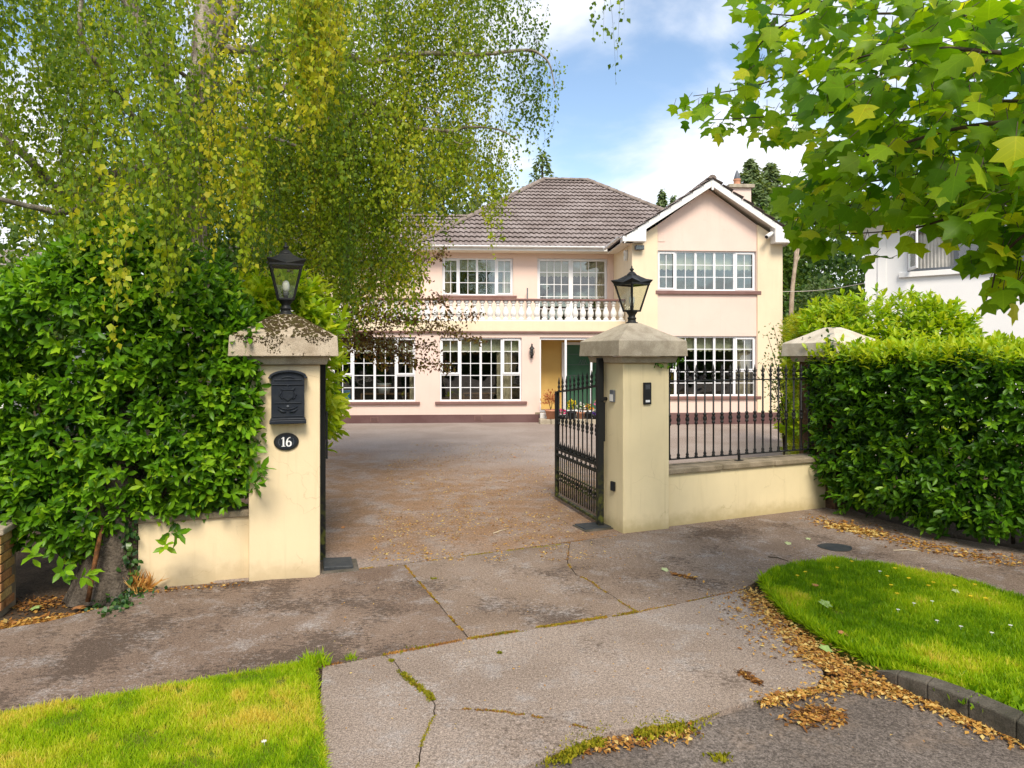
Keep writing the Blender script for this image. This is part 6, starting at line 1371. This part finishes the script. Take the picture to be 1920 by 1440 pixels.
# fallen leaves: bands and a thin scatter
def litter(pp, n, w, sz, z=.004, tm=.55):
    A_ = np.array([list(v) for v in pp]); L = np.linalg.norm(np.diff(A_, axis=0), axis=1); k = RNG.choice(len(L), n, p=L/L.sum()); f = RNG.uniform(0, 1, (n, 1)); P = A_[k]*(1-f)+A_[k+1]*f+RNG.normal(0, 1, (n, 3))*np.array([w, w, 0])
    P[:, 2] = z+RNG.uniform(0, .012, n); D = RNG.normal(0, 1, (n, 3)); D[:, 2] *= .18; N = RNG.normal(0, .35, (n, 3)); N[:, 2] = 1; return P, D, N, sz*RNG.uniform(.4, 1.7, n), RNG.normal(tm, .28, n)
ls = [litter([G(1405, 1110), G(1440, 1150), G(1490, 1195), G(1540, 1240), G(1590, 1262)], 1400, .065, .028, .004, .58), litter([G(1500, 1200), G(1560, 1250), G(1640, 1275)], 750, .085, .028, .004, .58), litter([G(1530, 1280), G(1620, 1275), G(1720, 1300), G(1820, 1340), G(1930, 1385)], 2100, .060, .028, -.022, .62), litter([G(1385, 1260), G(1425, 1284)], 130, .012, .03, .004, .12), litter([G(1262, 1078), G(1300, 1086)], 110, .014, .03, .004, .2), litter([G(1380, 1120), G(1420, 1170), G(1480, 1230)], 380, .14, .024, .004, .5), litter([G(1430, 1310), G(1530, 1290)], 700, .035, .026, -.01), litter([G(1500, 1340), G(1560, 1330)], 500, .05, .028, -.024, .35), litter([G(1080, 1396), G(1180, 1385), G(1300, 1365)], 420, .035, .026, -.02, .5)]
o = link('fallen_leaves', leafmesh('fallen_leaves', *cat(*ls), SH_OVAL, L_LITTER), None); tag(o, 'drift of golden fallen leaves along the edge of the right verge and kerb', 'fallen leaves', None, 'stuff')
ls = [litter([G(1535, 975), G(1600, 992), G(1680, 1010), G(1780, 1035), G(1900, 1055)], 1300, .13, .034, .003, .45), litter([G(1560, 985), G(1640, 1003)], 420, .07, .05, .004, .75)]
o = link('fallen_leaves', leafmesh('fallen_leaves', *cat(*ls), SH_OVAL, L_LITTER), None); tag(o, 'brown and yellow fallen leaves at the foot of the right hedge', 'fallen leaves', None, 'stuff')
ls = [litter([G(-60, 1180), G(60, 1160), G(150, 1150), G(215, 1148)], 1900, .055, .032, -.03, .45), litter([G(40, 1120), G(120, 1120)], 500, .1, .03, -.055, .2), litter([G(250, 1112), G(360, 1103), G(450, 1096)], 160, .03, .024, .003, .35)]
o = link('fallen_leaves', leafmesh('fallen_leaves', *cat(*ls), SH_OVAL, L_LITTER), None); tag(o, 'orange fallen leaves heaped below the left hedge by the brick wall', 'fallen leaves', None, 'stuff')
n = 7500; q = RNG.uniform(0, 1, n)**1.3; Y = 6.6+q*9; X = RNG.uniform(-.27, .1, n)*Y; X = X+RNG.normal(0, .4, n); P = np.stack([X, Y, np.full(n, .003)], 1); keep = (n3(P, .9, 2.)+.6*n3(P, 4., 2.) > -.12) & (X > -1.4-.15*(Y-6.6)); P = P[keep]; n = len(P); D = RNG.normal(0, 1, (n, 3)); D[:, 2] *= .15; N = RNG.normal(0, .3, (n, 3)); N[:, 2] = 1
s1 = (P, D, N, RNG.uniform(.014, .040, n), RNG.normal(.66, .25, n))
n = 420; P = np.stack([RNG.uniform(-1.4, 3.2, n), RNG.uniform(3.4, 7.2, n), np.full(n, .005)], 1); D = RNG.normal(0, 1, (n, 3)); D[:, 2] *= .15; N = RNG.normal(0, .3, (n, 3)); N[:, 2] = 1; s2 = (P, D, N, RNG.uniform(.008, .022, n), RNG.normal(.6, .3, n))
o = link('fallen_leaves', leafmesh('fallen_leaves', *cat(s1, s2), SH_OVAL, L_LITTER), None); tag(o, 'small pale leaf litter scattered over the driveway and slabs', 'fallen leaves', None, 'stuff')
# a few large fallen leaves, told apart by where they lie
FL = surf('pale_fallen_leaf', (.42, .47, .24), (.34, .38, .18), 30, .7, .2, fine=.1, bump=0); FO = surf('orange_fallen_leaf', (.50, .22, .08), (.36, .16, .06), 30, .7, .2, fine=.1, bump=0); FG = surf('fresh_fallen_leaf', (.30, .42, .14), (.24, .34, .1), 30, .7, .2, fine=.1, bump=0)
big = [(1246, 1072, 0, .085, FL, 'pale green curled leaf lying on the slab right of the gate'), (1474, 1021, 0, .075, FL, 'pale leaf on the pavement near the foot of the low wall'), (1543, 1136, .05, .10, FG, 'large fresh green leaf lying on the right verge'), (1534, 1100, .05, .06, FO, 'orange leaf near the front tip of the right verge'), (1582, 1192, .05, .07, FO, 'orange brown leaf on the near edge of the right verge'), (1546, 1222, .012, .09, FG, 'green leaf resting on the golden leaf drift'), (1520, 1012, .003, .06, FL, 'pale yellow leaf by the right hedge foot'), (1798, 1110, .05, .06, FL, 'pale leaf on the back of the right verge'),
       (640, 990, .003, .05, FO, 'orange leaf on the drive near the left gate leaf'), (965, 858, .004, .075, FO, 'single brown leaf out on the grey part of the drive'), (62, 1140, -.04, .08, FG, 'curled yellow green leaf on the soil below the left hedge'), (145, 1138, -.03, .10, FO, 'long orange leaf at the foot of the trunk')]
for x, y, z, s, mt, lb_ in big:
    r_ = random.Random(x); ang = r_.uniform(0, 6.28)
    me = leafmesh('fallen_leaf', np.zeros((1, 3)), np.array([[math.cos(ang), math.sin(ang), .2]]), np.array([[.2, -.3, 1.]]), [s], np.array([.5]), SH_TULIP, mt)
    tag(link('fallen_leaf', me, None, None, G(x, y, z)+Vector((0, 0, .008))), lb_, 'leaf', 'large fallen leaves')
# twigs
for x0, y0, x1_, y1_, z, lb_ in ((1675, 1032, 1728, 1034, .006, 'thin pale twig on the path below the right hedge'), (1785, 1077, 1845, 1103, .006, 'bent dark twig on the path behind the right verge'), (1440, 1044, 1478, 1052, .006, 'short dark twig on the slab before the right verge'), (925, 1000, 950, 993, .006, 'pale twig at the edge of the drive'), (930, 1318, 965, 1322, .05, 'x')):
    if lb_ == 'x': continue
    a, b = G(x0, y0, z), G(x1_, y1_, z); o = MB(); o.tube([Vector((0, 0, 0)), (b-a)*.5+Vector((.01, .03, .004)), b-a], [.006, .005, .003], 5); o = o.build('twig', MT['twig'] if 'dark' in lb_ else MT['curtain'], None, 0, a); tag(o, lb_, 'twig', 'twigs on the ground')
# needles and pine debris patches on the slab
# manhole patch
m = MB(); m.add([(.17*math.cos(t)*(1+.1*math.sin(3*t)), .15*math.sin(t), .006) for t in np.linspace(0, 2*PI, 20, endpoint=False)], [tuple(range(20))]); o = m.build('tar_patch', MT['slate'], None, 0, G(1567, 1027)); tag(o, 'dark oval patch set in the pavement near the hedge', 'patch')
# flowers in the right verge
def flower_mesh(name, col, r):
    m = MB(); m.tube([(0, 0, .02), (.004, 0, .04)], .001, 4)
    for k in range(6):
        t = k*PI/3; m.add([(.004, 0, .04), (r*math.cos(t-.35), r*math.sin(t-.35), .046), (r*1.2*math.cos(t), r*1.2*math.sin(t), .045), (r*math.cos(t+.35), r*math.sin(t+.35), .046)], [(0, 1, 2, 3)])
    return m.mesh(name, col)
fy = flower_mesh('buttercup', surf('buttercup_petal', (.85, .60, .02), None, 4, .7, bump=0), .015); fw = flower_mesh('daisy', surf('daisy_petal', (.82, .80, .74), None, 4, .7, bump=0), .012)
for x, y in ((1597, 1058), (1510, 1078), (1495, 1085), (1678, 1071), (1730, 1072), (1704, 1090), (1671, 1103), (1682, 1119), (1750, 1098), (1741, 1104), (1790, 1104), (1820, 1124), (1828, 1102), (1848, 1128), (1664, 1086), (1570, 1070)):
    o = link('buttercup', fy, None, None, G(x, y, .05)-Vector((0, 0, .015)), random.uniform(0, 6)); tag(o, 'small yellow flower standing in the right verge', 'flower', 'yellow flowers in the right verge')
for x, y in ((1684, 1150), (1757, 1171), (1802, 1182), (1860, 1194), (1895, 1180), (1714, 1138), (1650, 1077), (1748, 1134)):
    o = link('daisy', fw, None, None, G(x, y, .05)-Vector((0, 0, .015)), random.uniform(0, 6)); tag(o, 'small white daisy in the right verge', 'flower', 'daisies in the right verge')
o = link('daisy', fw, None, None, G(495, 1410)+Vector((0, 0, .01)), 0); tag(o, 'single white daisy in the left verge', 'flower')
